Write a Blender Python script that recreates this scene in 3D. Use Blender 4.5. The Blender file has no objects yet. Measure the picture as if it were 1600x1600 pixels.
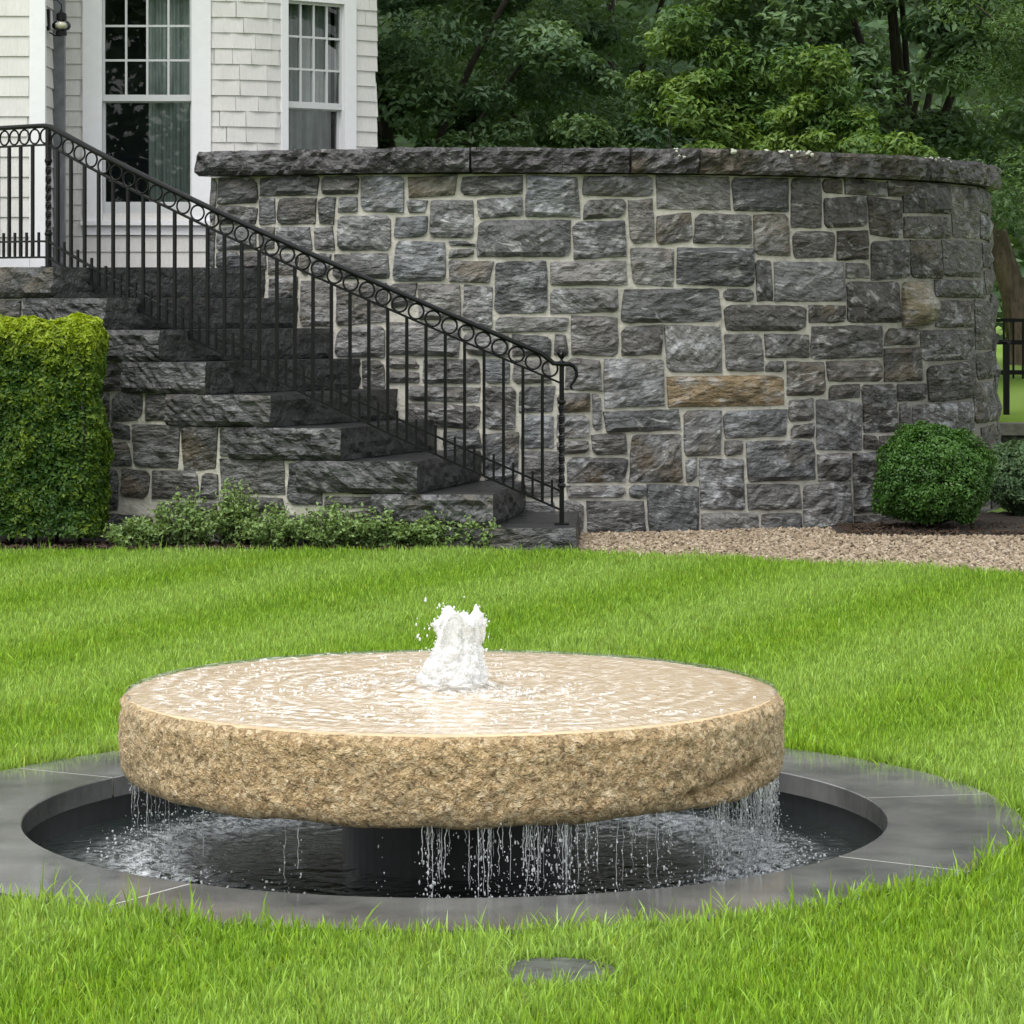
import bpy, bmesh, math, random
import numpy as np
from mathutils import Vector, Matrix, noise
random.seed(7)
rng = np.random.default_rng(11)
D = math.radians
scene = bpy.context.scene
col = scene.collection

# ------------------------------------------------------------------ camera
cam = bpy.data.objects.new('camera', bpy.data.cameras.new('camera'))
col.objects.link(cam)
cam.location = (0, 0, 1.6)
cam.rotation_euler = (D(90), 0, 0)
cam.data.sensor_width = 36
cam.data.lens = 105.75
cam.data.shift_y = -0.2125
cam.data.clip_end = 500
scene.camera = cam

# ------------------------------------------------------------------ light: overcast sky with a faint broad sun
world = bpy.data.worlds.new('World')
scene.world = world
world.use_nodes = True
wn = world.node_tree
wn.nodes.clear()
SUN_EL, SUN_AZ = 60.0, 214.0            # azimuth clockwise from +Y: high, behind the camera's left shoulder
sky = wn.nodes.new('ShaderNodeTexSky')
sky.sky_type = 'NISHITA'
sky.sun_disc = False
sky.sun_elevation = D(SUN_EL)
sky.sun_rotation = D(SUN_AZ)
sky.air_density = 1.0
sky.dust_density = 5.0
grey = wn.nodes.new('ShaderNodeMixRGB')  # the cloud layer washes most of the blue out
grey.inputs['Fac'].default_value = 0.82
grey.inputs['Color2'].default_value = (9.3, 9.5, 9.6, 1)
wn.links.new(sky.outputs[0], grey.inputs['Color1'])
bg = wn.nodes.new('ShaderNodeBackground')
bg.inputs['Strength'].default_value = 0.09
wo = wn.nodes.new('ShaderNodeOutputWorld')
wn.links.new(grey.outputs[0], bg.inputs['Color'])
wn.links.new(bg.outputs[0], wo.inputs['Surface'])
sun = bpy.data.lights.new('sun', 'SUN')
sun.energy = 1.25
sun.angle = D(35)
sun.color = (1, 0.98, 0.95)
so = bpy.data.objects.new('sun', sun)
col.objects.link(so)
sd = Vector((math.sin(D(SUN_AZ)) * math.cos(D(SUN_EL)), math.cos(D(SUN_AZ)) * math.cos(D(SUN_EL)), math.sin(D(SUN_EL))))
so.rotation_euler = (-sd).to_track_quat('-Z', 'Y').to_euler()
vs = scene.view_settings
vs.view_transform = 'Standard'
vs.look = 'None'
vs.gamma = 1
vs.use_curve_mapping = False
vs.exposure = 1.14
scene.cycles.use_denoising = True
scene.cycles.max_bounces = 7
scene.cycles.transparent_max_bounces = 12
scene.cycles.caustics_reflective = False
scene.cycles.caustics_refractive = False

# ------------------------------------------------------------------ helpers: objects
def tag(o, label=None, cat=None, group=None, kind=None):
    if label: o['label'] = label
    if cat: o['category'] = cat
    if group: o['group'] = group
    if kind: o['kind'] = kind
    return o

def empty(name, loc, label, cat, group=None):
    o = bpy.data.objects.new(name, None)
    col.objects.link(o)
    o.location = loc
    o.empty_display_size = 0.1
    bpy.context.view_layer.update()
    return tag(o, label, cat, group)

def wmat(o):                              # world matrix without waiting for the depsgraph
    m = o.matrix_basis.copy()
    return wmat(o.parent) @ o.matrix_parent_inverse @ m if o.parent else m

def link(name, me, mat=None, parent=None, color=None):
    o = bpy.data.objects.new(name, me)
    col.objects.link(o)
    if mat is not None and len(me.materials) == 0:
        for m in (mat if isinstance(mat, (list, tuple)) else [mat]): me.materials.append(m)
    if parent is not None:
        o.parent = parent
        o.matrix_parent_inverse = wmat(parent).inverted()
    if color: o.color = (*color, 1)
    return o

class MB:
    """collects verts and faces of one mesh"""
    def __init__(s): s.v = []; s.f = []; s.m = []
    def add(s, vs, fs, mi=0):
        b = len(s.v)
        s.v += [tuple(p) for p in vs]
        s.f += [tuple(b + i for i in f) for f in fs]
        s.m += [mi] * len(fs)
    def box(s, x0, x1, y0, y1, z0, z1, mi=0, M=None):
        vs = [(x, y, z) for z in (z0, z1) for y in (y0, y1) for x in (x0, x1)]
        if M is not None: vs = [M @ Vector(p) for p in vs]
        s.add(vs, [(0, 2, 3, 1), (4, 5, 7, 6), (0, 1, 5, 4), (2, 6, 7, 3), (0, 4, 6, 2), (1, 3, 7, 5)], mi)
    def tube(s, pts, rad, n=8, mi=0, cap=True):
        pts = [Vector(p) for p in pts]
        if not isinstance(rad, (list, tuple)): rad = [rad] * len(pts)
        rings = []
        ref = None
        for i, p in enumerate(pts):
            t = (pts[min(i + 1, len(pts) - 1)] - pts[max(i - 1, 0)])
            t = t.normalized() if t.length > 1e-9 else Vector((0, 0, 1))
            if ref is None: ref = Vector((0, 0, 1)) if abs(t.z) < .9 else Vector((1, 0, 0))
            a = t.cross(ref).normalized(); b = a.cross(t).normalized(); ref = b
            rings.append([p + rad[i] * (math.cos(2 * math.pi * k / n) * a + math.sin(2 * math.pi * k / n) * b) for k in range(n)])
        vs = [q for r in rings for q in r]
        fs = [(i * n + k, i * n + (k + 1) % n, (i + 1) * n + (k + 1) % n, (i + 1) * n + k) for i in range(len(pts) - 1) for k in range(n)]
        if cap:
            fs.append(tuple(range(n))[::-1]); fs.append(tuple((len(pts) - 1) * n + k for k in range(n)))
        s.add(vs, fs, mi)
    def sweep(s, pts, prof, mi=0):
        """prof: (side, up) pairs swept along pts, up kept vertical-ish"""
        pts = [Vector(p) for p in pts]; n = len(prof); vs = []
        for i, p in enumerate(pts):
            t = (pts[min(i + 1, len(pts) - 1)] - pts[max(i - 1, 0)]).normalized()
            a = t.cross(Vector((0, 0, 1))).normalized(); b = a.cross(t).normalized()
            vs += [p + q[0] * a + q[1] * b for q in prof]
        fs = [(i * n + k, i * n + (k + 1) % n, (i + 1) * n + (k + 1) % n, (i + 1) * n + k) for i in range(len(pts) - 1) for k in range(n)]
        fs += [tuple(range(n))[::-1], tuple((len(pts) - 1) * n + k for k in range(n))]
        s.add(vs, fs, mi)
    def lathe(s, prof, n=32, c=(0, 0, 0), mi=0, a0=0, a1=2 * math.pi):
        full = abs(a1 - a0 - 2 * math.pi) < 1e-6
        m = n if full else n + 1
        vs = [(c[0] + r * math.cos(a0 + (a1 - a0) * k / n), c[1] + r * math.sin(a0 + (a1 - a0) * k / n), c[2] + z) for r, z in prof for k in range(m)]
        fs = [(i * m + k, i * m + (k + 1) % m, (i + 1) * m + (k + 1) % m, (i + 1) * m + k) for i in range(len(prof) - 1) for k in range(n)]
        s.add(vs, fs, mi)
    def mesh(s, name, smooth=False, fix=True):
        me = bpy.data.meshes.new(name)
        me.from_pydata(s.v, [], s.f)
        if any(s.m): me.polygons.foreach_set('material_index', s.m)
        if fix:
            b = bmesh.new(); b.from_mesh(me)
            bmesh.ops.remove_doubles(b, verts=b.verts, dist=1e-5)
            bmesh.ops.recalc_face_normals(b, faces=b.faces)
            b.to_mesh(me); b.free()
        if smooth: me.polygons.foreach_set('use_smooth', [True] * len(me.polygons))
        return me
    def build(s, name, mat, parent=None, smooth=False, color=None, fix=True):
        return link(name, s.mesh(name, smooth, fix), mat, parent, color)

def np_mesh(name, V, F, smooth=False, **attrs):
    """V (n,3), F (m,4 or 3) arrays; attrs are per-vertex floats"""
    me = bpy.data.meshes.new(name)
    k = F.shape[1]
    me.vertices.add(len(V)); me.vertices.foreach_set('co', V.astype(np.float32).ravel())
    me.loops.add(F.size); me.loops.foreach_set('vertex_index', F.astype(np.int32).ravel())
    me.polygons.add(len(F)); me.polygons.foreach_set('loop_start', np.arange(0, F.size, k, dtype=np.int32))
    if smooth: me.polygons.foreach_set('use_smooth', np.ones(len(F), bool))
    for a, d in attrs.items():
        at = me.attributes.new(a, 'FLOAT', 'POINT'); at.data.foreach_set('value', d.astype(np.float32))
    me.update(calc_edges=True)
    return me

def nz(p, s=1.0, o=0.0):
    return noise.noise(Vector((p[0] * s + o, p[1] * s + o * .7, p[2] * s - o * .3)))

# ------------------------------------------------------------------ helpers: materials
class NT:
    def __init__(s, name):
        s.m = bpy.data.materials.new(name); s.m.use_nodes = True
        s.t = s.m.node_tree; s.n = s.t.nodes; s.p = s.n['Principled BSDF']; s.out = s.n['Material Output']
    def node(s, typ, **kw):
        n = s.n.new(typ)
        for k, v in kw.items():
            if k.startswith('_'): setattr(n, k[1:], v)
            else: n.inputs[k.replace('__', ' ')].default_value = v
        return n
    def l(s, a, b): s.t.links.new(a, b)
    def pos(s, scale=(1, 1, 1), kind='pos'):
        if kind == 'pos': g = s.node('ShaderNodeNewGeometry').outputs['Position']
        else: g = s.node('ShaderNodeTexCoord').outputs['Object']
        mp = s.node('ShaderNodeMapping', Scale=scale); s.l(g, mp.inputs[0]); return mp.outputs[0]
    def noise(s, vec, scale, detail=4, rough=.55, lo=.3, hi=.7, dist=0):
        n = s.node('ShaderNodeTexNoise', Scale=scale, Detail=detail, Roughness=rough, Distortion=dist)
        s.l(vec, n.inputs['Vector'])
        r = s.node('ShaderNodeMapRange'); r.inputs[1].default_value = lo; r.inputs[2].default_value = hi
        s.l(n.outputs[0], r.inputs[0]); return r.outputs[0]
    def rng(s, x, a, b, c, d):
        r = s.node('ShaderNodeMapRange')
        for i, v in enumerate((a, b, c, d)): r.inputs[i + 1].default_value = v
        s.l(x, r.inputs[0]); return r.outputs[0]
    def mix(s, f, a, b, mode='MIX'):
        n = s.node('ShaderNodeMixRGB', _blend_type=mode)
        for v, i in ((f, 0), (a, 1), (b, 2)):
            if isinstance(v, (int, float)): n.inputs[i].default_value = v
            elif isinstance(v, tuple): n.inputs[i].default_value = (*v, 1) if len(v) == 3 else v
            else: s.l(v, n.inputs[i])
        return n.outputs[0]
    def mul(s, a, b, op='MULTIPLY'):
        n = s.node('ShaderNodeMath', _operation=op)
        for v, i in ((a, 0), (b, 1)):
            if isinstance(v, (int, float)): n.inputs[i].default_value = v
            else: s.l(v, n.inputs[i])
        return n.outputs[0]
    def gray(s, f):
        c = s.node('ShaderNodeCombineColor')
        for i in range(3): s.l(f, c.inputs[i])
        return c.outputs[0]
    def bump(s, h, dist=.01, strength=1.0, prev=None):
        b = s.node('ShaderNodeBump', Strength=strength, Distance=dist); s.l(h, b.inputs['Height'])
        if prev is not None: s.l(prev, b.inputs['Normal'])
        return b.outputs[0]
    def set(s, **kw):
        for k, v in kw.items():
            i = s.p.inputs[k.replace('__', ' ')]
            if isinstance(v, (int, float)): i.default_value = v
            elif isinstance(v, tuple): i.default_value = (*v, 1) if len(v) == 3 else v
            else: s.l(v, i)
        return s.m

def simple(name, c, rough=.6, metal=0.0, spec=.5, grain=0.0, gs=40):
    t = NT(name)
    base = c
    if grain:
        f = t.noise(t.pos(), gs, 5)
        base = t.mix(1, c, t.gray(t.rng(f, 0, 1, 1 - grain, 1 + grain)), 'MULTIPLY')
    return t.set(Base__Color=base, Roughness=rough, Metallic=metal, Specular__IOR__Level=spec)

def rock_material(name, wet=.55, stain=.5, bands=(1, 1, 1.6)):
    t = NT(name)
    oi = t.node('ShaderNodeObjectInfo')
    w = t.pos(bands)
    # every stone is turned its own way, so that the bands of neighbours do not line up
    rot = t.node('ShaderNodeVectorRotate', _rotation_type='Y_AXIS')
    t.l(w, rot.inputs['Vector']); r2 = t.mul(t.mul(oi.outputs['Random'], 7.13), 1.0, 'MODULO'); r3 = t.mul(t.mul(oi.outputs['Random'], 23.7), 1.0, 'MODULO'); t.l(t.mul(t.mul(t.mul(r2, .5, 'SUBTRACT'), 3, 'POWER'), 9.0), rot.inputs['Angle'])
    mv = t.node('ShaderNodeVectorMath', _operation='ADD')
    t.l(rot.outputs[0], mv.inputs[0])
    cb = t.node('ShaderNodeCombineXYZ'); t.l(t.rng(oi.outputs['Random'], 0, 1, 0, 40), cb.inputs[0]); t.l(t.rng(oi.outputs['Random'], 0, 1, 0, 17), cb.inputs[2])
    t.l(cb.outputs[0], mv.inputs[1])
    v = mv.outputs[0]
    big = t.noise(v, 4, 4, .6, .25, .75)
    st = t.node('ShaderNodeMapping', Scale=(1, 1, 1.9)); t.l(v, st.inputs[0])
    band = t.noise(st.outputs[0], 6, 6, .6, .3, .7, 1.1)
    fine = t.noise(t.pos(), 70, 3, .6, .2, .8)
    k = t.mul(t.mul(t.rng(big, 0, 1, .62, 1.38), t.rng(band, 0, 1, .78, 1.25)), t.rng(fine, 0, 1, .74, 1.26))
    c = t.mix(1, oi.outputs['Color'], t.gray(k), 'MULTIPLY')
    # mica-brown tint here and there
    c = t.mix(t.mul(t.mul(t.noise(v, 3, 3, .6, .46, .66), .8), t.rng(r2, .5, 1, 0, 1)), c, (.105, .08, .05))
    # lime bloom and quartz veins
    veins = t.noise(st.outputs[0], 4.5, 6, .62, .565, .64, 1.4)
    bloom = t.noise(v, 5, 6, .7, .50, .66)
    c = t.mix(t.mul(t.mul(veins, stain), .8), c, (.40, .40, .39))
    c = t.mix(t.mul(t.mul(bloom, stain), t.rng(r3, .35, .95, .15, 1.5)), c, (.38, .39, .41))
    vo = t.node('ShaderNodeTexVoronoi', Scale=11, _feature='F1'); vo.inputs['Randomness'].default_value = 1
    wob = t.node('ShaderNodeVectorMath', _operation='ADD'); t.l(st.outputs[0], wob.inputs[0]); wq = t.node('ShaderNodeTexNoise', Scale=16, Detail=3); t.l(v, wq.inputs[0]); wsc = t.node('ShaderNodeVectorMath', _operation='SCALE'); wsc.inputs['Scale'].default_value = .11; t.l(wq.outputs['Color'], wsc.inputs[0]); t.l(wsc.outputs[0], wob.inputs[1]); t.l(wob.outputs[0], vo.inputs['Vector'])
    crack = t.noise(st.outputs[0], 11, 4, .6, .36, .44, .8)
    h = t.mul(t.mul(band, .7), t.mul(fine, .30), 'ADD')
    h = t.mul(h, t.mul(crack, .7), 'ADD')
    h = t.mul(h, t.mul(vo.outputs['Distance'], 1.1), 'SUBTRACT')
    c = t.mix(1, c, t.gray(t.rng(vo.outputs['Color'], 0, 1, .82, 1.18)), 'MULTIPLY')
    b = t.bump(h, .011, 1.0)
    return t.set(Base__Color=c, Roughness=t.rng(big, 0, 1, wet - .18, wet + .15), Specular__IOR__Level=.4, Normal=b)
# ------------------------------------------------------------------ materials
M = {}
M['stone'] = rock_material('weathered_gneiss', .55, .55)
M['dark_stone'] = rock_material('wet_dark_gneiss', .38, .25)
t = NT('soaked_shaded_tread'); f = t.noise(t.pos(), 14, 5, .65); f2 = t.noise(t.pos((1, 1, 2)), 6, 4)
M['wet_shaded_tread'] = t.set(Base__Color=t.mix(t.mul(f, .7), (.012, .013, .015), (.036, .036, .036)), Roughness=t.rng(f2, 0, 1, .22, .45), Normal=t.bump(f, .012))  # soaked stone, with the shade on the steps mixed into its colour
t = NT('mortar'); f = t.noise(t.pos(), 18, 5); g_ = t.noise(t.pos(), 3, 3)
sx = t.node('ShaderNodeSeparateXYZ'); t.l(t.pos(), sx.inputs[0])
# algae and moisture, with tree shade painted in, blacken the joints at the wall's right-hand end, with a ragged edge
algae_shade = t.rng(t.mul(sx.outputs[0], t.mul(t.noise(t.pos(), 3.5, 5, .65, 0, 1), 1.4), 'ADD'), 2.9, 3.7, 0, .72)
M['mortar'] = t.set(Base__Color=t.mix(algae_shade, t.mix(t.mul(f, .8), t.mix(g_, (.42, .40, .35), (.25, .24, .21)), (.50, .48, .43)), (.075, .07, .055)), Roughness=.85, Normal=t.bump(f, .006))
M['iron'] = simple('black_painted_iron', (.004, .004, .005), .38, 0, .22, .3, 90)
M['white_paint'] = simple('white_trim_paint', (.72, .72, .745), .45, 0, .4, .03, 20)
t = NT('painted_shingle'); oi = t.node('ShaderNodeObjectInfo')
f = t.noise(t.pos((1, 1, .12)), 120, 3); f2 = t.noise(t.pos(), 6, 3)
M['shingle'] = t.set(Base__Color=t.mix(1, t.mix(oi.outputs['Random'], (.585, .57, .555), (.62, .605, .59)), t.gray(t.mul(t.rng(f, 0, 1, .93, 1.04), t.rng(f2, 0, 1, .95, 1.03))), 'MULTIPLY'), Roughness=.55, Normal=t.bump(f, .002, .6))
M['sash'] = simple('grey_sash_paint', (.52, .53, .54), .4, 0, .4)
t = NT('window_glass')
M['glass'] = t.m
fr = t.node('ShaderNodeFresnel', IOR=1.5); gl = t.node('ShaderNodeBsdfGlossy', Roughness=.01); tr = t.node('ShaderNodeBsdfTransparent'); tr.inputs[0].default_value = (.80, .84, .83, 1)
mx = t.node('ShaderNodeMixShader'); t.l(fr.outputs[0], mx.inputs[0]); t.l(tr.outputs[0], mx.inputs[1]); t.l(gl.outputs[0], mx.inputs[2]); t.l(mx.outputs[0], t.out.inputs[0])
M['curtain'] = simple('sage_curtain', (.33, .37, .355), .9, 0, .1, .12, 12)
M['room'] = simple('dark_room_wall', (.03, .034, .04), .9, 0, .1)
M['downspout'] = simple('weathered_grey_metal', (.13, .135, .15), .4, .3, .5, .25, 14)
M['bulb'] = simple('warm_bulb_glass', (.75, .66, .5), .25)
M['roof'] = simple('dark_roof_shingles', (.05, .05, .055), .8, 0, .3, .3, 20)

def leaf_material(name, dark, light, trans=.35, rough=.5, spec=.35):
    t = NT(name)
    at = t.node('ShaderNodeAttribute', _attribute_name='tint')
    c = t.mix(at.outputs['Fac'], dark, light)
    t.set(Base__Color=c, Roughness=rough, Specular__IOR__Level=spec)
    tl = t.node('ShaderNodeBsdfTranslucent'); t.l(t.mix(1, c, (1.25, 1.2, .6), 'MULTIPLY'), tl.inputs['Color'])
    mx = t.node('ShaderNodeMixShader'); mx.inputs[0].default_value = trans
    t.l(t.p.outputs[0], mx.inputs[1]); t.l(tl.outputs[0], mx.inputs[2]); t.l(mx.outputs[0], t.out.inputs[0])
    return t.m
M['leaf_dark'] = leaf_material('dark_green_leaves', (.07, .135, .07), (.185, .29, .135))
M['leaf_mid'] = leaf_material('mid_green_leaves', (.055, .115, .042), (.17, .275, .09))
M['leaf_bright'] = leaf_material('bright_green_leaves', (.06, .135, .032), (.235, .35, .075))
M['leaf_hedge'] = leaf_material('clipped_hedge_leaves', (.038, .10, .014), (.31, .40, .018))
M['leaf_box'] = leaf_material('boxwood_leaves', (.032, .095, .016), (.09, .20, .03), .25, .4)
M['leaf_catmint'] = leaf_material('grey_green_leaves', (.09, .165, .05), (.26, .37, .13))
M['twig'] = simple('brown_twigs', (.045, .032, .02), .9, 0, .2, .3, 60)
t = NT('tree_bark'); f = t.noise(t.pos((1, 1, .25)), 22, 5, .65)
M['bark'] = t.set(Base__Color=t.mix(f, (.022, .018, .015), (.075, .062, .05)), Roughness=.85, Normal=t.bump(f, .02))
t = NT('red_brown_bark'); f = t.noise(t.pos((1, 1, .3)), 14, 5, .65)
M['red_bark'] = t.set(Base__Color=t.mix(f, (.06, .042, .03), (.20, .15, .11)), Roughness=.8, Normal=t.bump(f, .02))

# turf: blades carry a tint of their own, the lawn has mown bands and paler patches
def turf(name, blade):
    t = NT(name)
    p = t.pos()
    oi = t.node('ShaderNodeObjectInfo')
    rnd = oi.outputs['Random'] if blade else t.noise(p, 60, 4)
    patch = t.noise(p, .9, 4, .6, .3, .7)
    wv = t.node('ShaderNodeTexWave', Scale=.23, Distortion=1.2, Detail=2); wv.inputs['Detail Scale'].default_value = .6
    rt = t.node('ShaderNodeMapping'); rt.inputs['Rotation'].default_value = (0, 0, D(28)); t.l(p, rt.inputs[0]); t.l(rt.outputs[0], wv.inputs['Vector'])
    c = t.mix(rnd, (.128, .278, .014), (.32, .495, .045))
    c = t.mix(t.mul(patch, .5), c, (.215, .38, .05))
    c = t.mix(t.mul(wv.outputs['Fac'], .85), c, (.31, .47, .105))
    if blade:
        yl = t.mul(oi.outputs['Random'], .93, 'GREATER_THAN')
        c = t.mix(t.mul(yl, .5), c, (.30, .36, .07))
        at = t.node('ShaderNodeAttribute', _attribute_name='tint')
        c = t.mix(1, c, t.gray(t.rng(at.outputs['Fac'], 0, 1, .45, 1.35)), 'MULTIPLY')
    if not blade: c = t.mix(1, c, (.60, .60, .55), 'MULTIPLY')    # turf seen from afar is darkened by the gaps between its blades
    t.set(Base__Color=c, Roughness=.45 if blade else .9, Specular__IOR__Level=.35)
    if blade:
        tl = t.node('ShaderNodeBsdfTranslucent'); t.l(t.mix(1, c, (1.3, 1.2, .5), 'MULTIPLY'), tl.inputs['Color'])
        mx = t.node('ShaderNodeMixShader'); mx.inputs[0].default_value = .42
        t.l(t.p.outputs[0], mx.inputs[1]); t.l(tl.outputs[0], mx.inputs[2]); t.l(mx.outputs[0], t.out.inputs[0])
    return t.m
M['blade'] = turf('grass_blades', True)
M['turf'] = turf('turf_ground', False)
t = NT('bark_mulch'); f = t.noise(t.pos(), 45, 5, .7)
M['mulch'] = t.set(Base__Color=t.mix(f, (.018, .013, .010), (.075, .055, .04)), Roughness=.85, Normal=t.bump(f, .02))
t = NT('gravel_bed'); f = t.noise(t.pos(), 50, 5, .7)
M['gravel_bed'] = t.set(Base__Color=t.mix(f, (.09, .065, .045), (.22, .165, .115)), Roughness=.85, Normal=t.bump(f, .02))
t = NT('pea_gravel'); oi = t.node('ShaderNodeObjectInfo')
cr = t.node('ShaderNodeValToRGB'); t.l(oi.outputs['Random'], cr.inputs[0])
cr.color_ramp.elements[0].color = (.11, .08, .05, 1); cr.color_ramp.elements[1].color = (.40, .34, .26, 1)
e = cr.color_ramp.elements.new(.35); e.color = (.24, .185, .12, 1)
e = cr.color_ramp.elements.new(.7); e.color = (.27, .205, .14, 1)
M['pebble'] = t.set(Base__Color=cr.outputs[0], Roughness=.55)
M['flagstone'] = simple('terrace_flagstone', (.13, .13, .13), .35, 0, .5, .25, 8)

# fountain
t = NT('sandy_granite'); p = t.pos()
wq = t.node('ShaderNodeTexNoise', Scale=38, Detail=3); t.l(p, wq.inputs[0]); wsc = t.node('ShaderNodeVectorMath', _operation='SCALE'); wsc.inputs['Scale'].default_value = .022; t.l(wq.outputs['Color'], wsc.inputs[0])
wob = t.node('ShaderNodeVectorMath', _operation='ADD'); t.l(p, wob.inputs[0]); t.l(wsc.outputs[0], wob.inputs[1])
v1 = t.node('ShaderNodeTexVoronoi', Scale=66); t.l(wob.outputs[0], v1.inputs['Vector'])
v2 = t.node('ShaderNodeTexVoronoi', Scale=140); t.l(wob.outputs[0], v2.inputs['Vector'])
def crystals(v):
    cr = t.node('ShaderNodeValToRGB'); t.l(v.outputs['Color'], cr.inputs[0]); q = cr.color_ramp
    q.elements[0].position = .12; q.elements[0].color = (.085, .05, .02, 1); q.elements[1].position = .9; q.elements[1].color = (.90, .76, .54, 1)
    for ps, cl in ((.3, (.31, .20, .095)), (.5, (.56, .385, .195)), (.72, (.71, .53, .305))): e = q.elements.new(ps); e.color = (*cl, 1)
    return cr.outputs[0]
n2 = t.noise(p, 7, 4, .6, .3, .7); n1 = t.noise(p, 24, 4, .65, .3, .7)
c = t.mix(.45, crystals(v1), crystals(v2))
c = t.mix(t.mul(n2, .30), c, (.57, .385, .185)); c = t.mix(t.mul(t.noise(p, 3, 3, .6, .5, .7), .3), c, (.42, .33, .20))
M['granite'] = t.set(Base__Color=c, Roughness=.45, Specular__IOR__Level=.45, Normal=t.bump(t.mul(t.mul(n1, .8), t.mul(t.noise(wob.outputs[0], 70, 4, .7, .3, .7), .55), 'ADD'), .020))
t = NT('worn_granite_top'); p = t.pos()
n1 = t.noise(p, 30, 5, .65, .3, .7); n2 = t.noise(p, 5, 4, .6, .3, .7)
M['granite_top'] = t.set(Base__Color=t.mix(t.mul(n2, .6), t.mix(n1, (.50, .355, .195), (.68, .51, .31)), (.64, .485, .305)), Roughness=.3, Normal=t.bump(n1, .004))
t = NT('wet_bluestone'); p = t.pos(); oi = t.node('ShaderNodeObjectInfo')
n1 = t.noise(p, 4, 5, .6, .3, .7); n2 = t.noise(t.pos((1, 3, 1)), 26, 4, .6, .3, .7)
c = t.mix(n1, (.048, .052, .054), (.15, .152, .145)); c = t.mix(t.mul(n2, .35), c, (.15, .145, .135))
c = t.mix(1, c, t.gray(t.rng(oi.outputs['Random'], 0, 1, .85, 1.15)), 'MULTIPLY')
M['bluestone'] = t.set(Base__Color=c, Roughness=t.rng(t.noise(p, 2.6, 5, .65, .42, .62), 0, 1, .02, .22), Specular__IOR__Level=.75, Normal=t.bump(n2, .0004, .4))
M['grout'] = simple('pale_grout', (.34, .335, .31), .7, 0, .3, .15, 60)
M['basin'] = simple('dark_basin_liner', (.012, .016, .017), .35, 0, .5, .3, 20)
M['pedestal'] = simple('dark_steel_pedestal', (.016, .017, .018), .35, 0, .5, .3, 30)
t = NT('pool_water'); p = t.pos()
at = t.node('ShaderNodeAttribute', _attribute_name='foam')
fo = t.noise(p, 34, 6, .7, .42, .62); rp = t.noise(t.pos((1, 1, 1)), 20, 4, .5, 0, 1)
fm = t.mul(t.mul(at.outputs['Fac'], fo), .95)
M['water'] = t.set(Base__Color=t.mix(fm, (.006, .012, .010), (.62, .66, .70)), Roughness=t.rng(fm, 0, 1, .03, .35), IOR=1.33, Specular__IOR__Level=.6, Normal=t.bump(rp, .02, .5))
def froth(name, clear):                    # aerated water: white where full of air, see-through where it is not
    t = NT(name)
    t.set(Base__Color=(.93, .94, .95), Roughness=.25, IOR=1.33, Specular__IOR__Level=.5)
    tl = t.node('ShaderNodeBsdfTranslucent'); tl.inputs[0].default_value = (.93, .94, .95, 1)
    mx = t.node('ShaderNodeMixShader'); mx.inputs[0].default_value = .5
    t.l(t.p.outputs[0], mx.inputs[1]); t.l(tl.outputs[0], mx.inputs[2])
    fr = t.node('ShaderNodeFresnel', IOR=1.33); gl = t.node('ShaderNodeBsdfGlossy', Roughness=.04); tr = t.node('ShaderNodeBsdfTransparent'); tr.inputs[0].default_value = (.96, .97, .97, 1)
    wt = t.node('ShaderNodeMixShader'); t.l(fr.outputs[0], wt.inputs[0]); t.l(tr.outputs[0], wt.inputs[1]); t.l(gl.outputs[0], wt.inputs[2])
    m = t.node('ShaderNodeMixShader'); t.l(t.mul(t.noise(t.pos((1, 1, .55)), 42, 4, .65, .42, .66), clear), m.inputs[0])
    t.l(mx.outputs[0], m.inputs[1]); t.l(wt.outputs[0], m.inputs[2]); t.l(m.outputs[0], t.out.inputs[0])
    return t.m
M['foam'] = froth('aerated_water', .45)
M['jet'] = froth('aerated_jet', .62)
t = NT('clear_drops')                      # drops: mostly see-through, bright where they mirror the sky, a little air inside
fr = t.node('ShaderNodeFresnel', IOR=1.33); gl = t.node('ShaderNodeBsdfGlossy', Roughness=.03); tr = t.node('ShaderNodeBsdfTransparent')
df = t.node('ShaderNodeBsdfDiffuse'); df.inputs[0].default_value = (.85, .88, .9, 1)
m1 = t.node('ShaderNodeMixShader'); m1.inputs[0].default_value = .40; t.l(tr.outputs[0], m1.inputs[1]); t.l(df.outputs[0], m1.inputs[2])
m2 = t.node('ShaderNodeMixShader'); t.l(t.mul(fr.outputs[0], 2.0), m2.inputs[0]); t.l(m1.outputs[0], m2.inputs[1]); t.l(gl.outputs[0], m2.inputs[2]); t.l(m2.outputs[0], t.out.inputs[0])
M['drops'] = t.m
t = NT('water_sheet')                      # the thin sheet over the millstone: clear with a foam of its own
p = t.pos()
at = t.node('ShaderNodeAttribute', _attribute_name='foam')
f1 = t.noise(t.pos((.75, 1, 1)), 38, 5, .62, .465, .61); f2 = t.noise(p, 9, 3, .6, .35, .65)
fm = t.mul(t.mul(f1, t.rng(f2, 0, 1, .35, 1)), at.outputs['Fac'])
fr = t.node('ShaderNodeFresnel', IOR=1.12); gl = t.node('ShaderNodeBsdfGlossy', Roughness=.12); tr = t.node('ShaderNodeBsdfTransparent'); tr.inputs[0].default_value = (.95, .95, .94, 1)
df = t.node('ShaderNodeBsdfDiffuse'); df.inputs[0].default_value = (.76, .74, .71, 1)
nb = t.bump(t.noise(p, 45, 3, .5, 0, 1), .01, .6)
t.l(nb, fr.inputs['Normal']); t.l(nb, gl.inputs['Normal'])
m1 = t.node('ShaderNodeMixShader'); t.l(t.mul(fr.outputs[0], .42), m1.inputs[0]); t.l(tr.outputs[0], m1.inputs[1]); t.l(gl.outputs[0], m1.inputs[2])
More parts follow.
